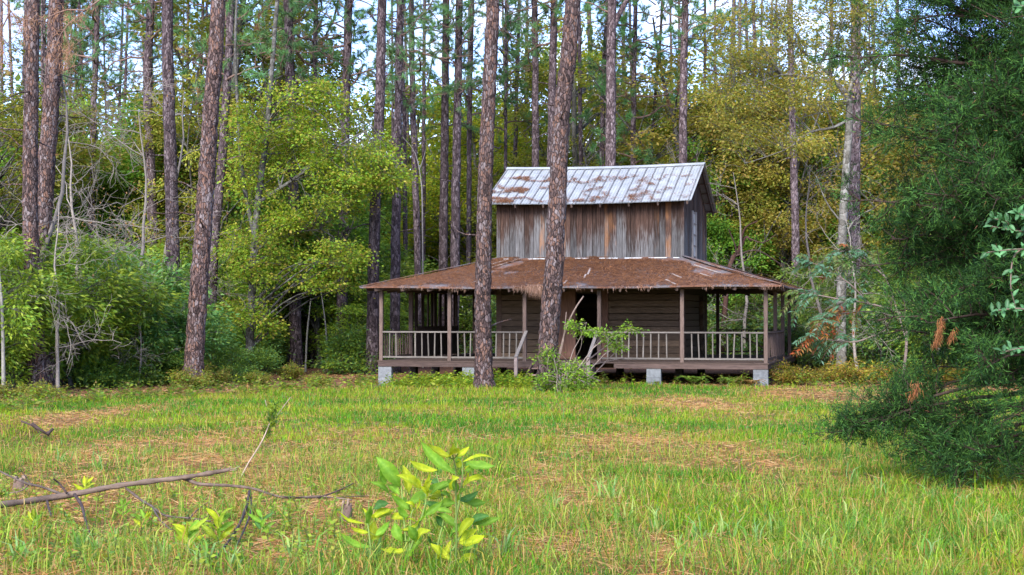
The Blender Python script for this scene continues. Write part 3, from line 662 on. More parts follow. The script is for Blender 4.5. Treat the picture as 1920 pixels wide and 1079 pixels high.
for k in range(30):                                    # behind and beside the cabin
    px = 655+k*31+rv.normal(0, 14); hardwood(px, rv.uniform(71, 95), int(rv.choice([0, 1, 3, 0])), rv.choice(['green', 'green', 'gold', 'olive'] if px < 1300 else ['olive', 'green', 'green']), rv.uniform(.9, 1.4), 'growing behind the cabin')
for k in range(14): hardwood(1320+k*24+rv.normal(0, 8), rv.uniform(70, 104), int(rv.choice([0, 4, 3])), rv.choice(['olive', 'green', 'green']), rv.uniform(.7, 1.1), 'in the wood between gable and cedar')
for k in range(20):
    px = 1330+k*32+rv.normal(0, 14); hardwood(px, rv.uniform(65, 88), int(rv.choice([2, 3, 0, 3])), rv.choice(['olive', 'green', 'green', 'deep']), rv.uniform(.95, 1.4), 'in the wood between gable and cedar')
for k in range(34):
    px = -60+k*22+rv.normal(0, 14); hardwood(px, rv.uniform(58, 88), int(rv.choice([0, 4, 3, 0, 2])), rv.choice(['green', 'green', 'olive', 'green', 'gold']), rv.uniform(.85, 1.5), 'in the wood across from the porch')
# far wood as one mass
rf = np.random.default_rng(8); n = 120000; y = rf.uniform(100, 150, n); x = rf.uniform(-.42, .42, n)*y
ht = 11+9*fbm(x*.10+3, y*.08)+3*fbm(x*.4, y*.4); z = ht*rf.random(n)**.85
keep = rf.random(n) < .35+.65*(1-z/ht)**.4; x, y, z = x[keep], y[keep], z[keep]; n = len(x)
tone = (.5+.9*fbm(x*.5, z*.5+y*.2))[:, None]
mb = MB(); leaves(mb, np.c_[x, y, z+.3], rf.normal(0, 1, (n, 3)), rf.uniform(.35, .75, n), rf.uniform(.2, .4, n), pal(rf, GR+OL+Y1, n)*tone, rng=rf)
tag(mb.build('distant_woods', M_leaf), 'far-off mass of mixed green and olive foliage closing the wood', 'woods', kind='stuff')

# the yellow-green maple-like tree at the wood edge
rng = np.random.default_rng(41); YT = 50.0; b = G(467, YT)
q = lambda x, y, dy=0: P(x, y, YT+dy)-b
st = [(spline([A(0, 0, -.2), q(470, 600), q(478, 450), q(486, 360), q(500, 250), q(508, 150), q(520, 0), q(524, -60)], 26), .14, .05),
      (spline([q(478, 450), q(455, 330), q(447, 220), q(441, 100), q(444, 0)], 14), .07, .035),
      (spline([q(484, 380), q(560, 330, -.4), q(640, 270, -.6), q(700, 240, -.5)], 12), .06, .015), (spline([q(476, 470), q(540, 440, .5), q(600, 430, .6)], 8), .05, .012)]
bl = [(q(560, 330), (2.1, 1.9, 2.0), 62), (q(500, 220), (1.0, 1.3, .9), 22), (q(660, 300), (1.5, 1.4, 1.3), 34), (q(590, 200), (1.2, 1.1, .7), 18), (q(480, 470), (1.0, 1.3, 1.2), 24), (q(600, 500), (1.3, 1.3, 1.0), 26), (q(470, 590), (.8, 1.0, .6), 12), (q(715, 310), (.8, .9, .8), 10)]
w_, l_ = canopy(rng, st, bl, (.10, .068), 165, (.46, .25), [(.22, .34, .03), (.16, .30, .03), (.33, .37, .04), (.12, .25, .03), (.26, .33, .03), (.34, .26, .06)], 10, A(.3, .29, .26), tw=5, tone=.3)
r = empty('yellow_green_tree', b, 'yellow-green leafy tree with pale twisted trunk at the wood edge', 'tree'); w_.build('trunk', M_grey, r); l_.build('crown', M_leaf, r)
# pale lichen-grey tree with sweeping bare limbs
rng = np.random.default_rng(42); YT = 47.0; b = G(1577, YT)
st = [(spline([A(0, 0, -.2), q(1577, 600), q(1579, 450), q(1586, 330), q(1592, 230), q(1589, 183), q(1569, 156)], 24), .165, .07)]
for pp, r0 in (([(1569, 156), (1545, 130), (1519, 109), (1480, 70), (1452, 20), (1440, -30)], .05), ([(1569, 156), (1530, 148), (1472, 140), (1429, 152), (1343, 171)], .05), ([(1592, 225), (1560, 240), (1530, 245), (1503, 257), (1476, 280), (1398, 307)], .045),
               ([(1592, 190), (1560, 205), (1499, 222)], .03), ([(1589, 183), (1600, 150), (1625, 120), (1640, 60), (1645, -30)], .06), ([(1580, 420), (1550, 380), (1530, 330)], .03), ([(1579, 450), (1605, 410), (1640, 390)], .03)):
    st.append((spline([q(x, y, rng.normal(0, .25)) for x, y in pp], 12), r0, .012))
bl = [(q(1440, 70), (1.5, 1.3, 1.3), 46), (q(1390, 170), (1.1, 1.2, 1.0), 28), (q(1540, 40), (1.4, 1.4, 1.1), 34), (q(1430, 270), (1.2, 1.2, .6), 22), (q(1520, 170), (1.0, 1.1, .7), 18), (q(1640, 60), (1.2, 1.2, 1.2), 30)]
w_, l_ = canopy(rng, st, bl, (.10, .05), 110, (.5, .24), OL+[(.12, .16, .04)], 10, A(.42, .42, .36), tw=5)
r = empty('lichen_grey_tree', b, 'pale lichen-grey tree with sweeping limbs over the cabin gable', 'tree'); w_.build('trunk', M_lichen, r); l_.build('crown', M_leaf, r)

# evergreen shrubs of the understorey
def shrub(seed, h, rx, n, leaf, cols, lpc=130, sig=(.34, .2), leafm=None):
    rng = np.random.default_rng(seed); st = [(crooked(rng, A(*rng.normal(0, .15, 2), -.1), A(*rng.normal(0, .35, 2), 1), h*rng.uniform(.5, .85), 6, .12, .02), .035, .01) for _ in range(6)]
    bl = [(A(0, 0, h*.55), (rx, rx, h*.45), n)]+[(A(*rng.normal(0, rx*.6, 2), h*rng.uniform(.2, .7)), (rx*.5, rx*.5, h*.2), n//4) for _ in range(3)]
    return meshes(*canopy(rng, st, bl, leaf, lpc, sig, cols, 5), M_grey, leafm or M_gloss)
SV = [shrub(60, 3.2, 1.3, 46, (.13, .045), GR), shrub(61, 2.6, 1.2, 42, (.14, .05), TE), shrub(62, 1.8, 1.0, 34, (.12, .05), GR+TE), shrub(63, 1.0, .7, 24, (.12, .05), [(.20, .28, .035), (.30, .32, .045), (.13, .21, .03), (.34, .22, .07)], 60, (.22, .14), M_leaf)]
SW = ['tall glossy mid-green', 'dark teal broadleaved', 'dense small-leaved green', 'low yellowish']
def bush(px, Yd, v, sc, tint, zone):
    return plant('evergreen_shrub' if v < 3 else 'low_shrub', 'shrub', SV[v], G(px, Yd), rv.random()*6.28, (sc*rv.uniform(.9, 1.1),)*2+(sc*rv.uniform(.85, 1.15),), np.array(tint)*rv.uniform(.85, 1.15), f'{SW[v]} shrub {zone}', f'{SW[v]} shrubs {zone}')
ZL = 'along the wood edge across from the porch'
for px, Yd, v, sc in [(20, 40, 0, 1.25), (118, 41.5, 0, 1.25), (160, 43, 0, 1.05), (215, 45, 1, 1.25), (262, 44, 1, 1.1), (245, 47, 0, 1.25), (300, 46, 1, 1.15), (-30, 38, 0, 1.2), (95, 46, 0, 1.3), (320, 44.5, 1, .8), (425, 52, 2, 1.1), (445, 54, 1, 1.0), (400, 55, 0, 1.2), (510, 60, 2, 1.1), (340, 52, 0, 1.3), (190, 50, 0, 1.5), (40, 50, 0, 1.6), (130, 54, 0, 1.5), (280, 56, 0, 1.5), (460, 58, 0, 1.2), (672, 53, 2, 1.0), (693, 56, 0, .9), (615, 62, 2, 1.1), (520, 61, 0, 1.3), (575, 65, 0, 1.5), (665, 58, 0, 1.2), (725, 62, 0, 1.3), (770, 66, 0, 1.3), (650, 68, 0, 1.6), (490, 68, 0, 1.6), (380, 66, 0, 1.7)]:
    bush(px, Yd, v, sc, (1.45, 1.3, .9), ZL)
for k in range(9):
    px = rv.uniform(-30, 700); x_ = (px-960)/F*42; bush(px, float(edge(x_))+rv.uniform(2.0, 6.5), 3, rv.uniform(.35, .6), (1, 1, 1), ZL)
for px, Yd, sc in [(58, 41.5, .8), (120, 42, .65), (170, 42.5, .75), (225, 43, .7), (275, 43.5, .75), (325, 44, .6), (425, 45.5, .55), (490, 47, .6)]: bush(px, Yd, 2, sc, (1.35, 1.25, .9), 'low at the front of the wood edge')
ZR = 'beyond the porch near the grey tree'
for px, Yd, v, sc in [(1520, 52, 2, 1.0), (1570, 55, 0, .9), (1480, 58, 2, 1.1), (1620, 50, 1, 1.0), (1660, 48, 2, 1.2), (1540, 60, 0, 1.2), (1440, 63, 0, 1.1), (1390, 62, 2, 1.2), (1340, 66, 0, 1.3), (1500, 66, 0, 1.4), (1600, 60, 0, 1.4), (1700, 52, 0, 1.3), (1780, 46, 0, 1.3), (1860, 44, 0, 1.4), (1940, 42, 0, 1.4)]:
    bush(px, Yd, v, sc, (.9, .85, .8), ZR)
for k in range(20):
    px = rv.uniform(1480, 1900); bush(px, rv.uniform(43.5, 48), 3, rv.uniform(.4, .8), (1.05, .85, .8), ZR)
for k in range(16):
    px = rv.uniform(700, 1480); bush(px, rv.uniform(60, 72), int(rv.choice([0, 2])), rv.uniform(1.0, 1.5), (1.05, .95, .8), 'growing low behind the cabin')
for k in range(26):
    px = rv.uniform(-30, 760); bush(px, rv.uniform(60, 78), int(rv.choice([0, 2, 0])), rv.uniform(1.2, 1.9), (1.25, 1.2, 1.0), 'deep in the wood across from the porch')

# bare twiggy trees
def bare(seed, h, n1, n2, n3, col, reach=.45, buds=None):
    rng = np.random.default_rng(seed); mb = MB(); tp = crooked(rng, A(0, 0, -.1), A(*rng.normal(0, .15, 2), 1), h, 12, .12, .02); tube(mb, tp, np.linspace(.011*h, .010, 13), 7, col, 0, .1, rng); B = []
    for k in range(n1):
        i = rng.integers(3, 12); a = rng.random()*6.28; b = crooked(rng, tp[i], A(math.cos(a), math.sin(a), rng.uniform(-.2, .7)), h*reach*rng.uniform(.4, 1), 7, .22, -.01); tube(mb, b, np.linspace(.014, .006, 8), 4, col*rng.uniform(.8, 1.2))
        for _ in range(n2):
            e = crooked(rng, b[rng.integers(2, 8)], (b[-1]-b[0])*.5+rng.normal(0, .9, 3)*h*reach*.5, h*reach*rng.uniform(.2, .5), 5, .28, -.02); tube(mb, e, np.linspace(.008, .004, 6), 3, col*rng.uniform(.8, 1.2))
            for _ in range(n3):
                g = crooked(rng, e[rng.integers(1, 6)], (e[-1]-e[0])+rng.normal(0, .5, 3), h*reach*rng.uniform(.08, .25), 3, .3, -.05); tube(mb, g, [.006, .005, .004, .003], 3, col*rng.uniform(.8, 1.3)); B.append(g[-1])
    if buds:
        B = np.repeat(np.array(B), buds, 0); leaves(mb, B+rng.normal(0, .06, B.shape), rng.normal(0, 1, B.shape)+A(0, 0, -.6), .07, .035, pal(rng, [(.24, .13, .06), (.32, .18, .08), (.18, .10, .06)], len(B)), 1, rng=rng)
    return mb
PALE = A(.20, .175, .15)
BV = []
for k, (h, bd) in enumerate(((8, 2), (6, 0), (7, 1))):
    o = bare(70+k, h, 11, 6, 5, PALE*(.95, 1.1, .85)[k], .42, bd).build('trunk', [M_twig, M_leaf]); BV.append(o.data); bpy.data.objects.remove(o)
for px, Yd, v, s, lb in [(20, 40.5, 0, 1.15, 'bare twiggy tree with rusty leaf scraps at the picture edge'), (150, 44, 1, 1.25, 'bare pale-twigged sapling behind the touching pine pair'), (225, 47, 2, 1.2, 'leafless grey tree with a few brown leaves among teal shrubs'), (110, 38.5, 1, .8, 'small bare sapling in front of the touching pine pair'), (290, 52, 0, 1.2, 'tall twiggy bare tree between the knobbly grey pine and its neighbour'), (1608, 46, 1, .85, 'small tangle of bare pale twigs by the grey lichen tree'), (1560, 52, 2, 1.0, 'bare grey sapling between grey lichen tree and porch'), (600, 60, 1, 1.3, 'thin bare tree inside the wood under the yellow tree'), (1400, 60, 2, 1.1, 'bare brownish tree just past the gable end'), (260, 42.5, 1, .55, 'low bare bush in straw beside the thick reddish pine')]:
    o = bpy.data.objects.new('bare_tree', BV[v]); S.collection.objects.link(o); o.location = G(px, Yd); o.rotation_euler.z = rv.random()*6; o.scale = (s, s, s); tag(o, lb, 'bare tree')
# dead pine bough with brown needles hanging in front of the twin pines
rng = np.random.default_rng(80); mb = MB(); T = []; Yd = 37.5
for pp in ([(215, -20), (160, 20), (120, 55), (95, 110)], [(160, 20), (120, 20), (70, 40), (20, 30)], [(120, 55), (130, 90), (120, 125)], [(280, -25), (215, -20)], [(-30, -30), (20, 20), (45, 70)], [(20, 20), (0, 70), (15, 120)]):
    b_ = spline([P(x, y, Yd+rng.normal(0, .2)) for x, y in pp], 8); tube(mb, b_, np.linspace(.022, .008, 8), 5, BROWN*1.1)
    T += [p for p in b_[2:]]
T = np.repeat(np.array(T), 60, 0)+rng.normal(0, .09, (len(T)*60, 3)); needles(mb, T, rng.normal(0, .5, T.shape)+A(-.2, 0, -.6), rng.uniform(.12, .24, len(T)), .009, pal(rng, [(.30, .16, .09), (.24, .12, .07), (.36, .22, .13)], len(T)), 1, rng)
tag(mb.build('dead_bough', [M_twig, M_straw]), 'dead pine bough with hanging rusty brown needles by twin pines', 'dead bough')
# dark broken snag behind the cabin
mb = MB(); Yd = 62; k = lambda *pp: [P(x, y, Yd+rng.normal(0, .2)) for x, y in pp]
for pp, r0, col in (([(1352, 690), (1366, 510), (1385, 472), (1398, 445), (1408, 452)], .11, (.12, .06, .045)), ([(1385, 472), (1396, 430), (1420, 415)], .06, (.12, .06, .045)), ([(1380, 480), (1420, 470), (1470, 500)], .04, (.1, .06, .05)), ([(1366, 510), (1380, 470), (1366, 430)], .05, (.09, .05, .04)), ([(1398, 445), (1430, 455), (1455, 440)], .03, (.12, .07, .05))):
    tube(mb, spline(k(*pp), 12), np.linspace(r0, r0*.4, 12), 7, A(*col)*.5, 0, .2)
tag(mb.build('broken_snag', M_twig), 'dark broken twisted snag behind the cabin roof', 'dead tree')
# white dead limb by the slim curving pine
mb = MB(); Yd = 56
for pp, r0 in (([(793, 690), (792, 400), (788, 330), (777, 285), (752, 254)], .028), ([(786, 320), (796, 290), (800, 270)], .014)): tube(mb, spline(k(*pp), 12), np.linspace(r0, .012, 12), 6, A(.24, .215, .19))
tag(mb.build('dead_limb', M_twig), 'white bare dead limb beside the slim curving pine', 'dead limb')
# slim pale stems near the yellow tree
for px, y1, lean, r0, lb in [(458, 500, 22, .045, 'white slender stem just beside the yellow tree trunk'), (573, 560, 10, .04, 'pale curved sapling stem beside the dark clear-based pine'), (615, 540, -14, .035, 'pale leaning sapling stem short of the pale-patched pine'), (8, 470, -14, .05, 'pale leaning broken stem at the picture edge near the twin pines')]:
    Yd = 54 if px > 100 else 37; mb = MB(); b_ = G(px, Yd); tube(mb, spline([b_, P(px+lean*.3, (y1+690)/2, Yd), P(px+lean, y1, Yd)], 9), np.linspace(r0, r0*.4, 9), 7, A(.22, .21, .18), 0, .1)
    tag(mb.build('sapling_stem', M_twig), lb, 'sapling')
# ------------------------------------------------------------------ grass and litter
rg = np.random.default_rng(13)
def blades(mb, x, y, hgt, wid, col, lean=.45, rng=rg, m=0, curl=.5):
    n = len(x); a = rng.random(n)*6.283; d = np.c_[np.cos(a), np.sin(a), np.zeros(n)]; fa = rng.random(n)*6.283
    s = np.c_[np.cos(fa), np.sin(fa), np.zeros(n)]*wid[:, None]/2; ln = lean*(rng.random(n)**.7)[:, None]
    p = np.c_[x, y, H(x, y)-.01]; h = hgt[:, None]; up = A(0, 0, 1)
    mdl = p+up*h*.55+d*h*ln*.35; tip = p+up*h*np.maximum(.12, 1-.35*ln-curl*.3*ln)+d*h*ln*(.9+curl*.4)
    v = np.stack([p-s, p+s, mdl+s*.8, mdl-s*.8, tip], 1); b = np.arange(n)[:, None]*5
    nn = mb.n; mb.add(v.reshape(-1, 3), b+np.array([[0, 1, 2, 3]]), np.repeat(col, 5, 0), m)
    mb.f.append((b+np.array([[3, 2, 4]])+nn, m))
GC = np.array([(.125, .29, .012), (.21, .325, .014), (.065, .21, .014), (.29, .36, .028), (.11, .30, .075)])
DC = np.array([(.42, .265, .075), (.35, .19, .06), (.44, .32, .12), (.34, .28, .05)])
def scatter(n, y0, y1, k=.36):
    y = (np.sqrt(y0)+(np.sqrt(y1)-np.sqrt(y0))*rg.random(n))**2; x = rg.uniform(-k, k, n)*(y+1.0); return x, y
mb = MB(); n = 430000; x, y = scatter(n, 6.6, 44)
bw = np.clip(brown(x, y)+.9*(fbm(x*.8, y*.8)-.45), 0, 1); cl = fbm(x*2.3+9, y*2.3); cl2 = fbm(x*.45+2, y*.45+5)
inside = y < edge(x)+rg.normal(0, .35, n); lx, ly = hl(x, y); inside &= ~((lx > -11.1) & (lx < .1) & (ly > .3))
keep = inside & (rg.random(n) < (1-.74*bw)*(.1+1.3*cl)); x, y, bw, cl, cl2 = [q_[keep] for q_ in (x, y, bw, cl, cl2)]; n = len(x)
hgt = rg.uniform(.04, .14, n)*(.35+1.25*cl)*(1-.45*bw)*np.where(rg.random(n) < .05, 1.8, 1); hgt *= np.interp(y, [7, 20, 40], [1.0, 1.15, 1.3])
gi = np.clip(((cl2-.5)*2.6+.5+rg.normal(0, .25, n))*3, 0, 3.99).astype(int); col = GC[[2, 0, 1, 3]][gi]*rg.uniform(.5, 1.35, (n, 1))*(.75+.5*fbm(x*3.7, y*2.9+6)[:, None]); t = rg.random(n)
col[t < .06] = GC[4]; dry = rg.random(n) < .15+.5*bw; col[dry] = DC[rg.integers(0, 4, dry.sum())]*rg.uniform(.8, 1.15, (dry.sum(), 1))
fl = rg.random(n) < .4; hgt[fl] *= .8; ln_ = np.where(fl, 2.2, .9)[:, None]
blades(mb, x, y, hgt, .0032+.00021*y+.002*rg.random(n), col, ln_)
n = 60000; y = 6.6+11*rg.random(n)**1.3; x = rg.uniform(-.36, .36, n)*(y+1); cl = fbm(x*1.7+4, y*1.7+1); k = rg.random(n) < np.clip((cl-.36)*3.2, .04, 1)*(1-.5*brown(x, y)); x, y, cl = x[k], y[k], cl[k]; n = len(x)
col = pal(rg, [(.13, .28, .03), (.24, .36, .03), (.09, .22, .04), (.36, .42, .08)], n)*rg.uniform(.6, 1.3, (n, 1)); t = rg.random(n) < .22; col[t] = DC[rg.integers(0, 4, t.sum())]*1.05
blades(mb, x, y, rg.uniform(.09, .24, n)*(.6+.8*cl), rg.uniform(.003, .0075, n), col, rg.uniform(.3, 2.4, n)[:, None], curl=.8)
tag(mb.build('grass', M_grass), 'patchy yellow-green grass of the clearing before the cabin', 'grass', kind='stuff')
# dry needles on the ground
mb = MB(); n = 170000; x, y = scatter(n, 6.6, 52, .40); bw = np.clip(brown(x, y)+.8*(fbm(x*.8, y*.8)-.42), 0, 1); wdm = y > edge(x)
bw = np.maximum(bw, np.exp(-(((x+5.95)/.65)**2+((y-18.6)/1.0)**2))); k = rg.random(n) < np.where(wdm, .8, .12+.8*bw); x, y = x[k], y[k]; n = len(x)
a = rg.random(n)*6.283; d = np.c_[np.cos(a), np.sin(a), rg.normal(.05, .16, n)]
p = np.c_[x, y, H(x, y)+.006+.02*rg.random(n)]; needles(mb, p, d, rg.uniform(.08, .2, n), .003+.00025*y, pal(rg, [(.32, .155, .055), (.38, .21, .085), (.23, .105, .04), (.43, .29, .14)], n), rng=rg)
tag(mb.build('pine_straw', M_straw), 'fallen rusty pine needles scattered over the clearing floor', 'pine straw', kind='stuff')
# tall coarse grass clumps
CL = ['broad pale blue-green grass clump in front of the fallen branch', 'tall grass tussock at the cedar foot']
def tuft(px, py, nbl, hh, lb, grp):
    Yd = gdepth(px, py); c0 = G(px, Yd); m_ = MB(); x = c0[0]+rg.normal(0, .028, nbl); y = c0[1]+rg.normal(0, .028, nbl); n = nbl
    blades(m_, x, y, rg.uniform(.5, 1, n)*hh, np.full(n, .011)+.003*rg.random(n), np.array([(.22, .38, .13), (.15, .32, .05), (.32, .42, .12)])[rg.integers(0, 3, n)], .75)
    tag(m_.build('grass_tussock', M_grass, loc=c0), lb, 'grass tussock', grp)
for px, py in [(150, 1040), (190, 1050), (225, 1035), (300, 1060), (385, 1065), (560, 1050), (700, 1065), (120, 870), (185, 880), (275, 860), (870, 1060), (950, 1050), (440, 1075), (40, 1060)]: tuft(px, py, 16, .24, 'coarse pale-green grass tussock in the rough ground around the fallen branch', 'tussocks around the fallen branch')
for px in range(1040, 1930, 48): tuft(px+rg.normal(0, 20), rg.uniform(900, 1065), 14, .23, 'arching grass tussock on the open side of the clearing near the cedar', 'tussocks near the cedar')
# bright herbs before the porch and along the wood edge
def sprigs(mb, p, hgt, rng, cols, ll, lw, nl=9):
    for k in range(len(p)):
        h = hgt[k]; d = A(rng.normal(0, .2), rng.normal(0, .2), 1); u = np.linspace(.25, 1, nl)[:, None]; q_ = p[k]+d*h*u
        a = np.arange(nl)*2.4+rng.random(); dd = np.c_[np.cos(a), np.sin(a), np.full(nl, .35)]; leaves(mb, q_, dd, ll*(1.25-.5*u[:, 0]), lw*(1.2-.4*u[:, 0]), pal(rng, cols, nl)*rng.uniform(.7, 1.3), 0, rng=rng)
        tube(mb, np.array([p[k], p[k]+d*h]), [.006, .003], 3, (.12, .15, .04))
HB = [(.18, .31, .02), (.27, .36, .03), (.11, .24, .03), (.30, .32, .03)]
mb = MB(); px = rg.uniform(668, 1000, 420); Yd = 42.9-(px-1440)*.0041-rg.uniform(.35, 3.4, 420); k = rg.random(420) < np.interp(px, [668, 735, 755, 980, 1000], [.10, .15, 1, 1, .6])
pts = [G(a, b) for a, b in zip(px[k], Yd[k])]; sprigs(mb, pts, rg.uniform(.12, .36, len(pts))*np.interp([p[1] for p in pts], [39, 44], [.7, 1.2]), rg, HB, .13, .06)
tag(mb.build('ground_cover', M_leaf), 'bright yellow-green herbs crowding the ground before the porch', 'herbs', kind='stuff')
mb = MB(); px = rg.uniform(-20, 700, 330); Yd = np.array([float(edge((a-960)/F*41)) for a in px])+rg.normal(.3, 1.3, 330); pts = [G(a, b) for a, b in zip(px, Yd)]
px = rg.uniform(1120, 1700, 170); Yd = np.array([float(edge((a-960)/F*41)) for a in px])+rg.uniform(-.1, 1.6, 170); pts += [G(a, b) for a, b in zip(px, Yd) if not (-11.1 < hl(*G(a, b)[:2])[0] < .2 and hl(*G(a, b)[:2])[1] > .3)]
sprigs(mb, pts, rg.uniform(.06, .5, len(pts))**1.2, rg, HB[:3]+[(.10, .17, .04), (.2, .2, .05), (.24, .15, .06)], .12, .05, 8)
tag(mb.build('ground_cover', M_leaf), 'low mixed green and rusty weeds fringing the wood edge', 'weeds', kind='stuff')
mb = MB(); px = rg.uniform(-30, 700, 330); py = rg.uniform(915, 1079, 330); pts = [G(a, gdepth(a, b)) for a, b in zip(px, py)]
sprigs(mb, pts, rg.uniform(.03, .11, 330), rg, [(.2, .32, .03), (.28, .38, .04), (.12, .24, .05), (.3, .3, .05)], .045, .024, 7)
tag(mb.build('ground_cover', M_leaf), 'small leafy weeds in the rough ground around the fallen branch', 'weeds', kind='stuff')
# ferns under the porch
def fern(px, Yd, sc, col, lb):
    c0 = G(px, Yd); mb = MB(); rng = np.random.default_rng(int(px))
    for k in range(9):
        a = k*.7+rng.random()*.4; L_ = sc*rng.uniform(.7, 1.1); d = A(math.cos(a), math.sin(a), 0); s = np.linspace(0, 1, 16)[:, None]
        f = A(0, 0, .02)+d*L_*s*.9+A(0, 0, 1)*L_*(1.1*s-.85*s*s); tube(mb, f, np.linspace(.005, .002, 16), 3, (.13, .14, .04)); tg = norm(np.gradient(f, axis=0)); sd = norm(np.cross(tg, A(0, 0, 1)))
        for sg in (-1, 1): leaves(mb, f[2:], sd[2:]*sg+tg[2:]*.45, L_*.27*(1-s[2:, 0])**.7+.02, .035, pal(rng, col, 14), 0, rng=rng)
    o = mb.build('fern', M_leaf); o.location = c0; tag(o, lb, 'fern')
FG = [(.12, .24, .03), (.18, .26, .04), (.08, .18, .03)]
fern(1300, 43.6, .62, FG, 'green fern growing at the porch edge nearest the middle block pier'); fern(1372, 43.0, .6, FG+[(.24, .2, .05)], 'yellowing fern under the porch between the block piers')
fern(1408, 42.7, .45, [(.28, .16, .06), (.2, .17, .05), (.24, .12, .05)], 'rusty brown fern beside the corner block pier'); fern(690, 46.3, .6, FG+[(.26, .25, .05)], 'yellow-green fern tuft by the far corner block pier')
# ------------------------------------------------------------------ shrub and sticks at the leaning pine
rng = np.random.default_rng(90); YT = 39.6; b = G(1055, YT)
st = [(crooked(rng, A(rng.normal(0, .2), rng.normal(0, .15), -.05), A(rng.normal(.05, .4), rng.normal(0, .3), 1), rng.uniform(.6, 1.1), 6, .15), .014, .005) for _ in range(8)]
st += [(spline([A(0, 0, 0), q(1085, 690), q(1120, 645), q(1150, 632), q(1185, 618)], 10), .014, .005), (spline([A(.05, 0, 0), q(1070, 670), q(1090, 630), q(1100, 605)], 8), .012, .004), (spline([A(.1, 0, 0), q(1110, 690), q(1140, 660), q(1180, 650)], 8), .01, .004)]
bl = [(q(1050, 712), (.55, .5, .3), 24), (q(1085, 715), (.35, .4, .25), 12), (q(1028, 680), (.25, .3, .3), 9), (q(1075, 690), (.3, .3, .2), 7), (q(1078, 622), (.22, .2, .22), 6), (q(1112, 622), (.2, .2, .12), 5), (q(1145, 630), (.3, .2, .12), 8), (q(1185, 618), (.12, .1, .1), 3), (q(1160, 652), (.25, .15, .06), 4)]
w_, l_ = canopy(rng, st, bl, (.085, .042), 50, (.16, .10), [(.16, .28, .03), (.24, .34, .04), (.09, .2, .03)], 6, A(.25, .2, .17), tw=3)
r = empty('leafy_shrub', b, 'straggly bright green shrub around the base of the leaning pine', 'shrub'); w_.build('trunk', M_twig, r); l_.build('crown', M_leaf, r)
def sticks(lb, name, cat, paths, Yd, col, mat_=None, jit=.06, seed=0, sides=7):
    rng = np.random.default_rng(seed); mb = MB()
    for pp, w0, w1 in paths:
        c_ = [P(x, y, Yd+rng.normal(0, jit)) for x, y in pp]; c_ = spline(c_, max(6, len(c_)*4)); tube(mb, c_, np.linspace(w0, w1, len(c_))/F*Yd/2, sides, A(*col)*rng.uniform(.85, 1.15), 0, .22, rng)
    return tag(mb.build(name, mat_ or M_twig), lb, cat)
sticks('two bare broken sticks standing against the leaning pine', 'bare_stick', 'stick', [([(1038, 700), (1050, 660), (1062, 615), (1078, 580), (1094, 556)], 5, 2.5), ([(1044, 690), (1056, 640), (1062, 585)], 3.5, 2)], 39.9, (.17, .125, .10), seed=1)
sticks('loose pile of thin grey sticks lying on the porch steps', 'stick_pile', 'sticks', [([(1075, 700), (1110, 670), (1150, 640)], 4, 2), ([(1090, 690), (1130, 680), (1170, 672)], 3, 1.5), ([(1068, 712), (1100, 706), (1126, 715)], 3, 2), ([(1100, 718), (1125, 690), (1165, 650)], 3, 1.5), ([(1060, 690), (1095, 700), (1130, 696)], 3, 1.5)], 40.7, (.13, .10, .09), seed=2, jit=.15)
# ------------------------------------------------------------------ foreground: fallen branch, plants
YB = gdepth(200, 965); dk = (.06, .04, .035); gb = (.135, .097, .073)
mb = MB(); rng = np.random.default_rng(4)
def bp(pp, w0, w1, col, dy=0, sides=9, wob=.16):
    c_ = spline([P(x, y, min(YB+dy+(d_[0] if d_ else 0), gdepth(x, y+24))+rng.normal(0, .02)) for x, y, *d_ in pp], max(8, len(pp)*6)); n_ = len(c_)
    cc = np.tile(A(*col), (n_, 1))*rng.uniform(.75, 1.2, (n_, 1)); tube(mb, c_, np.linspace(w0, w1, n_)/F*YB/2*(1+.1*rng.normal(0, 1, n_)), sides, np.vstack([np.repeat(cc, sides, 0)]), 0, wob, rng)
bp([(-130, 962, .1), (0, 947), (120, 930), (230, 910), (340, 896), (380, 890), (430, 881)], 13, 7.5, gb)
bp([(345, 897), (375, 908), (430, 911), (475, 917), (520, 931), (550, 934), (600, 931), (660, 938)], 7, 2.5, gb)
bp([(596, 934), (630, 922), (662, 907)], 4, 2, dk); bp([(520, 931), (600, 934), (690, 930)], 3, 1.2, dk)
bp([(468, 922), (462, 950), (448, 985), (425, 1020), (405, 1045)], 6, 3, dk); bp([(470, 925), (470, 960), (455, 1000), (440, 1030)], 4, 2, dk)
bp([(235, 915), (265, 938), (285, 950), (310, 967), (355, 972), (395, 978)], 5, 2.5, (.11, .08, .065)); bp([(285, 950), (300, 975), (322, 995)], 3.5, 2, (.09, .065, .055)); bp([(355, 972), (372, 955), (390, 942)], 3, 1.5, gb)
bp([(140, 928), (153, 948), (160, 975), (168, 1000)], 7, 3, dk); bp([(118, 928), (80, 914), (45, 905), (0, 884), (-40, 860)], 5, 2.5, (.11, .085, .07)); bp([(125, 925), (112, 908), (100, 898)], 4.5, 3, dk); bp([(55, 908), (40, 920), (18, 925)], 3, 2, gb); bp([(88, 938), (92, 955), (96, 968)], 5, 3, dk); bp([(60, 912), (45, 890), (38, 880)], 2.5, 1.2, dk)
e_ = P(430, 881, min(YB, gdepth(430, 905)))
for k_ in range(7): bar(mb, e_+rng.normal(0, .006, 3)-A(.05, 0, .012), e_+rng.normal(0, .008, 3)+A(rng.uniform(.0, .06), 0, .012), .007, .004, A(.3, .22, .15))
tag(mb.build('fallen_branch', M_bark), 'long bare fallen branch with dark twigs lying across the rough grass', 'branch')
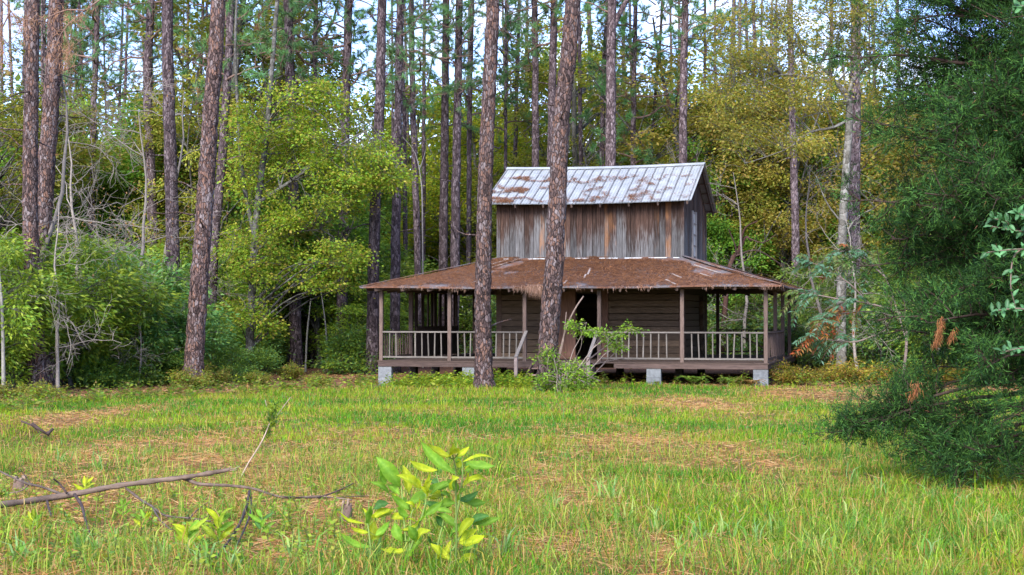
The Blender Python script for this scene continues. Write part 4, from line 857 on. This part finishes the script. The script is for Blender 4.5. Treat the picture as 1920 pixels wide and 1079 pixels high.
# thin leaning sapling with a feathery top
Yd = gdepth(455, 900); mb = MB(); c_ = spline([P(447, 905, Yd), P(465, 870, Yd), P(490, 830, Yd-.05), P(507, 790, Yd), P(514, 765, Yd)], 16); tube(mb, c_, np.linspace(3.2, 2, 16)/F*Yd/2, 6, (.36, .27, .2))
for a, e in (((500, 805), (545, 745)), ((507, 790), (497, 750))): tube(mb, spline([P(*a, Yd), P(*e, Yd+.05)], 5), .003, 4, (.3, .24, .18))
T = np.repeat(spline([P(498, 820, Yd), P(508, 790, Yd), P(514, 762, Yd)], 12), 26, 0); n = len(T); leaves(mb, T+rng.normal(0, .02, T.shape), rng.normal(0, .6, T.shape)+A(0, 0, .6), rng.uniform(.035, .07, n), .012, pal(rng, [(.16, .28, .03), (.26, .34, .03), (.06, .14, .04)], n), 1, rng=rng)
tag(mb.build('thin_sapling', [M_twig, M_leaf]), 'thin leaning sapling with a feathery green tip in the grass', 'sapling')
# big-leaved sapling
def bigleaf(mb, p, e, wid, col, rng, m=1, curl=.18):
    p, e = np.asarray(p), np.asarray(e); d = e-p; L_ = np.linalg.norm(d); d = d/L_; up = norm(A(rng.normal(0, .35), -1+rng.normal(0, .3), .9)); s = norm(np.cross(d, up)); nn = np.cross(s, d)
    t = np.linspace(0, 1, 9); prof = np.sin(math.pi*np.clip(t*.94+.05, 0, 1)**rng.uniform(.75, 1.25))**rng.uniform(.7, 1.0); prof[0] = .06; prof[-1] = .03; wv = np.sin(np.linspace(0, 13, 9)+rng.random()*6)*.10+rng.normal(0, .05, 9)
    u = np.array([-1, -.5, 0, .5, 1]); cx = rng.choice([-1, 1])*curl
    v = p+d*L_*t[:, None, None]+s*(u[None, :, None]*prof[:, None, None]*wid/2)+nn*((np.abs(u)[None, :, None]**1.3)*.22*wid*prof[:, None, None]+(np.sin(t*math.pi)*cx*L_)[:, None, None]+(wv[:, None, None]*np.abs(u)[None, :, None]*wid*.6))
    i = np.arange(8)[:, None]*5; j = np.arange(4)[None]; f = np.stack([i+j, i+j+1, i+5+j+1, i+5+j], -1).reshape(-1, 4)
    cc = np.tile(A(*col), (9, 5, 1)); cc[:, 2] = cc[:, 2]*1.18+.02; cc *= (1+.12*(t[:, None, None]-.4)); mb.add(v.reshape(-1, 3), f, cc.reshape(-1, 3), m)
YG, GR_, DG = (.38, .45, .02), (.17, .33, .03), (.07, .18, .04)
LV = [(985, 350, 730, 110, 95, 1), (930, 220, 960, 120, 95, 0), (1030, 260, 1270, 240, 36, 0), (850, 320, 650, 250, 80, 0), (580, 440, 410, 220, 130, 1), (640, 480, 600, 280, 85, 0), (500, 490, 365, 400, 55, 1), (1040, 430, 1220, 390, 80, 0), (1010, 540, 1150, 470, 70, 2), (965, 460, 1010, 370, 95, 0), (870, 440, 780, 400, 75, 2), (880, 620, 740, 560, 80, 2), (320, 700, 130, 610, 50, 0), (350, 770, 220, 730, 40, 0), (370, 880, 150, 780, 85, 1), (690, 590, 620, 550, 40, 0), (700, 600, 715, 510, 38, 0), (590, 750, 720, 670, 50, 0), (690, 850, 800, 750, 95, 0), (510, 600, 380, 670, 65, 0), (1080, 710, 1230, 650, 75, 2), (845, 960, 860, 850, 80, 0), (870, 600, 990, 560, 100, 1), (765, 520, 720, 430, 60, 0), (390, 600, 500, 560, 85, 2), (600, 840, 540, 700, 95, 1), (400, 790, 500, 690, 75, 1), (900, 720, 840, 650, 80, 2), (345, 660, 310, 590, 28, 0), (730, 450, 640, 390, 80, 0), (900, 490, 830, 460, 60, 0), (790, 800, 870, 850, 75, 2), (560, 540, 545, 480, 40, 0), (1000, 200, 985, 155, 30, 0), (1050, 320, 1150, 265, 50, 1), (640, 650, 560, 590, 85, 1), (700, 830, 640, 720, 85, 1), (500, 930, 520, 870, 40, 0), (930, 590, 870, 480, 80, 1), (480, 420, 440, 300, 70, 1), (700, 690, 760, 590, 60, 1), (1010, 300, 1005, 225, 50, 0)]
s_ = 1/3.867; YM = gdepth(765, 1074); mb = MB(); rng = np.random.default_rng(6); c0 = G(765, YM)
ST = [[(640, 1080), (650, 880), (660, 650), (690, 590)], [(650, 1080), (620, 800), (600, 560), (590, 430)], [(980, 1080), (990, 800), (985, 500), (985, 330), (960, 200)], [(980, 700), (1020, 480), (1035, 300), (1010, 190)], [(360, 1040), (365, 880), (345, 700), (320, 620)], [(840, 1080), (850, 880), (900, 650), (880, 480), (840, 330)], [(650, 900), (740, 650), (770, 520), (740, 440)], [(960, 900), (1040, 760), (1090, 700)]]
stp = []
for pp in ST:
    dj = rng.normal(0, .06); c_ = spline([P(600+x*s_, 800+y*s_, YM+dj*k_/2) for k_, (x, y) in enumerate(pp)], 14); stp.append(c_); tube(mb, c_-c0, np.linspace(.0055, .0025, 14), 6, (.15, .22, .05))
stp = np.concatenate(stp)
stem_mb = mb; root = empty('broadleaf_sapling', c0, 'big-leaved yellow-green sapling standing in the near grass', 'sapling'); stem_mb.build('stem', M_twig, root)
mb = MB()
for x0, y0, x1, y1, wd_, ck in LV:
    t0 = P(600+x0*s_, 800+y0*s_, YM); i = int(np.argmin(np.abs(stp[:, 0]-t0[0])+np.abs(stp[:, 2]-t0[2]))); Yb = stp[i, 1]
    a_, e_ = P(600+x0*s_, 800+y0*s_, Yb), P(600+x1*s_, 800+y1*s_, Yb+rng.normal(0, .05)); tube(mb, np.array([stp[i], a_])-c0, .0022, 4, (.2, .28, .05), 1)
    bigleaf(mb, a_-c0, e_-c0, wd_*s_/F*YM*.86, A(*(YG, GR_, DG)[ck])*rng.uniform(.8, 1.2), rng, 1)
for k_ in range(52):
    p_ = stp[rng.integers(5, len(stp))]; a_ = rng.random()*6.28; d_ = norm(A(math.cos(a_), math.sin(a_)*.8, rng.uniform(-.1, .9))); l_ = rng.uniform(.06, .15)
    bigleaf(mb, p_-c0+d_*.02, p_-c0+d_*(l_+.02), l_*rng.uniform(.28, .42), A(*(YG, YG, GR_, GR_)[rng.integers(0, 4)])*rng.uniform(.7, 1.2), rng, 1, .12)
mb.build('foliage', [M_twig, M_big], root)
# lance-leaved seedlings
def seedling(px, py, hh, n, lb, cols, ll=.10):
    Yd = gdepth(px, py); c0 = G(px, Yd); mb = MB(); rng = np.random.default_rng(int(px)); tube(mb, np.array([[0, 0, -.02], [.01, 0, hh]]), [.004, .002], 5, (.2, .26, .06))
    for k in range(n):
        a = k*2.4+rng.random(); z = hh*(.25+.75*k/n); d = A(math.cos(a), math.sin(a)*.8, rng.uniform(.5, 1.1)); b_ = A(.01*z/hh, 0, z); bigleaf(mb, b_, b_+norm(d)*ll*rng.uniform(.7, 1.2), ll*.28, A(*cols[k % len(cols)])*rng.uniform(.8, 1.2), rng, 1, .08)
    o = mb.build('seedling', [M_twig, M_big]); o.location = c0; tag(o, lb, 'seedling')
SG = [YG, (.28, .38, .03), GR_]
seedling(410, 1035, .18, 11, 'upright yellow-green seedling right below the dark drooping twigs', SG, .11); seedling(352, 1045, .14, 11, 'bushy yellow-green seedling next to the upright one', SG, .11); seedling(490, 1010, .13, 7, 'small dark green seedling between branch twigs and big-leaved sapling', [GR_, DG], .09)
seedling(62, 1010, .12, 8, 'small bright seedling under the thick end of the fallen branch', SG, .09); seedling(160, 945, .15, 9, 'yellowish leafy seedling touching the fallen branch', [YG, (.3, .34, .03)], .09); seedling(270, 1000, .1, 8, 'tiny green seedling below the fork of the fallen branch', [GR_, YG], .08); seedling(230, 975, .1, 8, 'little green weed tucked behind the low forked twig', [GR_], .07)
# stumps
def stump(px, py, w, h, lb):
    Yd = gdepth(px, py); c0 = G(px, Yd); rng = np.random.default_rng(int(px)+1); r0 = w/F*Yd/2; hh = h/F*Yd; mb = MB()
    tube(mb, np.array([[0, 0, -.03], [0, 0, hh*.3], [.01, 0, hh*.75], [.014, 0, hh]]), [r0*1.25, r0, r0*.92, r0*.7], 12, (.15, .10, .08), 0, .35, rng)
    for k in range(5): a = k*1.3; bar(mb, A(math.cos(a)*r0*.6, math.sin(a)*r0*.6, hh*.8), A(math.cos(a)*r0*.7+.01, math.sin(a)*r0*.7, hh*rng.uniform(1.05, 1.3)), r0*.5, r0*.3, (.24, .17, .12))
    o = mb.build('rotten_stump', M_twig); o.location = c0; tag(o, lb, 'stump')
stump(648, 985, 22, 38, 'small splintered stump between fallen branch and big-leaved sapling'); stump(38, 925, 26, 26, 'dark rotten stump behind the thick end of the fallen branch')
# fallen bits on the straw hump
sticks('short dark broken sticks lying on the straw hump', 'broken_stick', 'stick', [([(60, 795), (75, 806), (90, 815)], 7, 4), ([(40, 790), (62, 800), (78, 818)], 4, 2), ([(88, 815), (100, 804)], 9, 4)], gdepth(75, 818)-.1, dk, seed=5, jit=.05)
# ------------------------------------------------------------------ sumac shrub by the porch corner
rng = np.random.default_rng(33); YS = 33.0; mbw, mbl = MB(), MB(); b = G(1690, YS)
q = lambda x, y, dy=0: P(x, y, YS+dy)-b
limbs = [[(1690, 735), (1700, 640), (1690, 590), (1630, 570), (1590, 565), (1560, 580), (1540, 600)], [(1690, 600), (1640, 585), (1570, 590), (1530, 610)], [(1700, 640), (1660, 520), (1620, 480), (1570, 500)], [(1630, 570), (1590, 530), (1540, 500), (1510, 490)], [(1660, 620), (1610, 640), (1570, 640), (1520, 630)], [(1660, 520), (1600, 470), (1560, 480)], [(1590, 565), (1540, 555), (1500, 550)]]
tips = []
for k, pp in enumerate(limbs):
    c_ = spline([q(x, y, rng.normal(0, .15)) for x, y in pp], 16); tube(mbw, c_, np.linspace(.035 if k == 0 else .018, .007, 16), 6, (.16, .12, .10)); tips += [(c_[i], norm(c_[i]-c_[i-2])) for i in range(7, 16)]
for tp, td in tips:
    for _ in range(2):
        d = norm(td*.7+rng.normal(0, .65, 3)+A(-.1, 0, .2)); L_ = rng.uniform(.28, .46); s = np.linspace(0, 1, 10)[:, None]; f = tp+d*L_*s+A(0, 0, -1)*L_*.55*s*s
        tube(mbl, f, [.004]*9+[.002], 3, (.25, .14, .08)); tg = norm(np.gradient(f, axis=0)); sd_ = norm(np.cross(tg, A(rng.normal(0, .3), -.5, 1))); t_ = rng.random()
        low = tp[2] < 1.95; cols = [(.40, .09, .03), (.34, .16, .04), (.18, .16, .05)] if (t_ < (.42 if low else .08)) else ([(.13, .22, .05), (.17, .2, .06)] if t_ < .5 else [(.10, .23, .12), (.15, .27, .18), (.07, .18, .08)])
        for sg in (-1, 1): leaves(mbl, f[1:], sd_[1:]*sg+tg[1:]*.6+A(0, 0, -.25), .125, .04, pal(rng, cols, 9), 0, rng=rng)
        leaves(mbl, f[-1:], tg[-1:], .12, .04, pal(rng, cols, 1), 0, rng=rng)
r = empty('sumac_shrub', b, 'feather-leaved shrub with bluish and rusty red leaflets by the porch corner', 'shrub'); mbw.build('trunk', M_twig, r); mbl.build('crown', M_gloss, r)
# ------------------------------------------------------------------ big cedar
rng = np.random.default_rng(17); YC = 13.0; b = G(2052, YC); mbw, mbl = MB(), MB(); CB = A(.055, .036, .028)
tp = np.array([[0, 0, -.1], [.02, 0, .8], [-.03, .02, 2.4], [.02, 0, 4.2], [0, 0, 5.4], [0, 0, 6.8]]); tube(mbw, spline(tp, 30), np.linspace(.19, .03, 30), 12, CB, 0, .15, rng)
NP, ND, NT = [], [], []
def cspray(base, d, ln, tone):
    n = int(ln*130); t = rng.random(n)[:, None]; p = base+d*ln*t+rng.normal(0, .012, (n, 3)); NP.append(p); ND.append(norm(d*1.1+rng.normal(0, .45, (n, 3)))); NT.append(np.full(n, tone))
def climb(z, az, ln, rise, sag, dens=1.0, leafy=.15):
    d = A(math.cos(az), math.sin(az), 0); s = np.linspace(0, 1, 14)[:, None]; c_ = A(0, 0, z)+d*ln*s+A(0, 0, 1)*ln*(rise*s-sag*s*s)+np.cumsum(rng.normal(0, .012, (14, 3)), 0)
    tube(mbw, c_, np.linspace(.008+.008*ln, .005, 14), 6, CB*rng.uniform(.8, 1.2)); tg = norm(np.gradient(c_, axis=0))
    for k in range(int(17*dens*ln)):
        u = rng.uniform(leafy, 1)**.8; i = min(12, int(u*13)); p0 = c_[i]+(c_[i+1]-c_[i])*rng.random(); L2 = (.20+.42*(1-u))*rng.uniform(.6, 1.25)
        dd = norm(tg[i]*.75+rng.normal(0, .55, 3)+A(0, 0, .12)); e = crooked(rng, p0, dd, L2, 4, .16, .05); tube(mbw, e, [.006, .005, .004, .003, .002], 3, CB*1.1)
        tone = rng.uniform(.55, 1.55)
        for m_ in range(int(3+L2*15)):
            j = rng.integers(1, 5); cspray(e[j], norm((e[j]-e[j-1])*6+rng.normal(0, .6, 3)), rng.uniform(.10, .20), tone)
for k in range(225):
    z = .45+5.8*(k/225)**1.1+rng.normal(0, .1); az = math.radians(rng.uniform(95, 300)) if k % 5 else rng.random()*6.28
    R_ = np.interp(z, [0, .5, 1.2, 2.4, 4, 5.2, 6.6], [1.3, 1.75, 1.8, 1.72, 1.5, 1.0, .25])*rng.uniform(.72, 1.1); low = z < .75; R_ *= .82 if low else 1
    climb(z, az, R_, .05 if low else rng.uniform(.15, .55), .12 if low else rng.uniform(.05, .3), 1.0 if not low else .5, .15 if not low else .62)
for z, az, ln, ri, sg in ((.62, 178, 1.6, .0, .06), (.66, 186, 1.8, .02, .07), (.85, 184, 1.98, .02, .19), (.8, 188, 2.0, .02, .2), (.55, 192, 1.5, -.05, .06), (.5, 200, 1.5, -.12, .06), (.5, 215, 1.4, -.1, .06), (.9, 170, 1.6, 0, .12), (.45, 225, 1.3, -.1, .05), (.45, 208, 1.5, -.1, .06), (.6, 235, 1.3, -.1, .1), (3.2, 176, 2.1, .30, .12), (2.6, 183, 2.0, .3, .1), (1.9, 180, 1.95, .35, .15), (3.9, 182, 2.1, .2, .1), (1.2, 184, 1.9, .25, .2)): climb(z, math.radians(az), ln, ri, sg, 1.0, .6 if z < 1 else .2)
for k in range(26):                                    # dead bare twigs low inside
    az = math.radians(rng.uniform(120, 270)); c_ = crooked(rng, A(0, 0, rng.uniform(.35, 1.5)), A(math.cos(az), math.sin(az), rng.uniform(-.35, .1)), rng.uniform(.8, 1.5), 9, .12, 0); tube(mbw, c_, np.linspace(.008, .003, 10), 4, CB*1.3)
NP, ND, NT = np.concatenate(NP), np.concatenate(ND), np.concatenate(NT); n = len(NP); print('cedar needles', n)
col = pal(rng, [(.012, .038, .011), (.030, .082, .018), (.062, .142, .026), (.010, .030, .012)], n)*NT[:, None]; dead = rng.random(n) < .006; col[dead] = (.20, .10, .05)
needles(mbl, NP, ND, rng.uniform(.03, .06, n), .0068, col, 0, rng)
r = empty('cedar_tree', b, 'big dark feathery cedar with boughs sweeping down to the grass', 'cedar'); mbw.build('trunk', M_twig, r); mbl.build('crown', M_cedar, r)
# rusty dead sprays caught in the cedar
def rusty(px, py, Yd, h, w_, lb, n=420):
    mb = MB(); c_ = spline([P(px, py, Yd), P(px-4, py+h*.5, Yd-.03), P(px-12, py+h, Yd)], 10); p = np.repeat(c_, n//10, 0)+rng.normal(0, w_*.8, (n//10*10, 3)); needles(mb, p, rng.normal(0, .35, p.shape)+A(-.1, 0, -1), rng.uniform(.03, .07, len(p)), .0045, pal(rng, [(.22, .085, .03), (.15, .055, .025), (.28, .13, .055)], len(p)), rng=rng)
    tag(mb.build('dead_spray', M_straw), lb, 'dead spray')
rusty(1766, 598, 11.9, 48, .013, 'rusty orange dead spray hanging in the middle of the cedar', 260); rusty(1790, 618, 11.95, 20, .012, 'small rusty tuft just beside the hanging orange spray', 80); rusty(1720, 720, 11.9, 24, .02, 'dull brown dead spray low on the cedar', 110)
# glossy-leaved branch entering in front of the cedar
mbw, mbl = MB(), MB(); YP = 10.6; rng = np.random.default_rng(19)
for pp in ([(1990, 470), (1940, 440), (1900, 432), (1860, 425)], [(1960, 480), (1925, 468), (1880, 470), (1850, 474)], [(1900, 432), (1885, 415), (1860, 410)], [(1940, 440), (1925, 410), (1905, 398)], [(1990, 470), (1910, 470), (1895, 530), (1905, 580)], [(1980, 640), (1930, 585), (1890, 580), (1860, 585)], [(1990, 690), (1930, 655), (1880, 660)], [(1960, 40), (1930, 15), (1900, 10)]):
    c_ = spline([P(x, y, YP+rng.normal(0, .08)) for x, y in pp], 14); tube(mbw, c_, np.linspace(.008, .003, 14), 5, (.16, .12, .09)); tg = norm(np.gradient(c_, axis=0))
    for i in range(3, 14):
        for _ in range(2): bigleaf(mbl, c_[i], c_[i]+norm(tg[i]*.5+rng.normal(0, .7, 3)+A(0, 0, .25))*rng.uniform(.045, .075), .028, A(.07, .18, .07)*rng.uniform(.6, 1.7), rng, 0, .05)
mbw.add(np.array([P(1990, 700, YP), P(1991, 700, YP), P(1990, 699, YP)]), [[0, 1, 2]]); c_ = spline([G(2010, YP), P(2000, 700, YP), P(1990, 470, YP), P(1960, 40, YP)], 24); tube(mbw, c_, np.linspace(.014, .006, 24), 6, (.16, .12, .09))
r = empty('glossy_shrub', G(2010, YP), 'small glossy-leaved branch reaching in before the dark cedar', 'shrub'); o1 = mbw.build('trunk', M_twig, r); o2 = mbl.build('crown', M_gloss, r); o1.location = o2.location = -G(2010, YP)
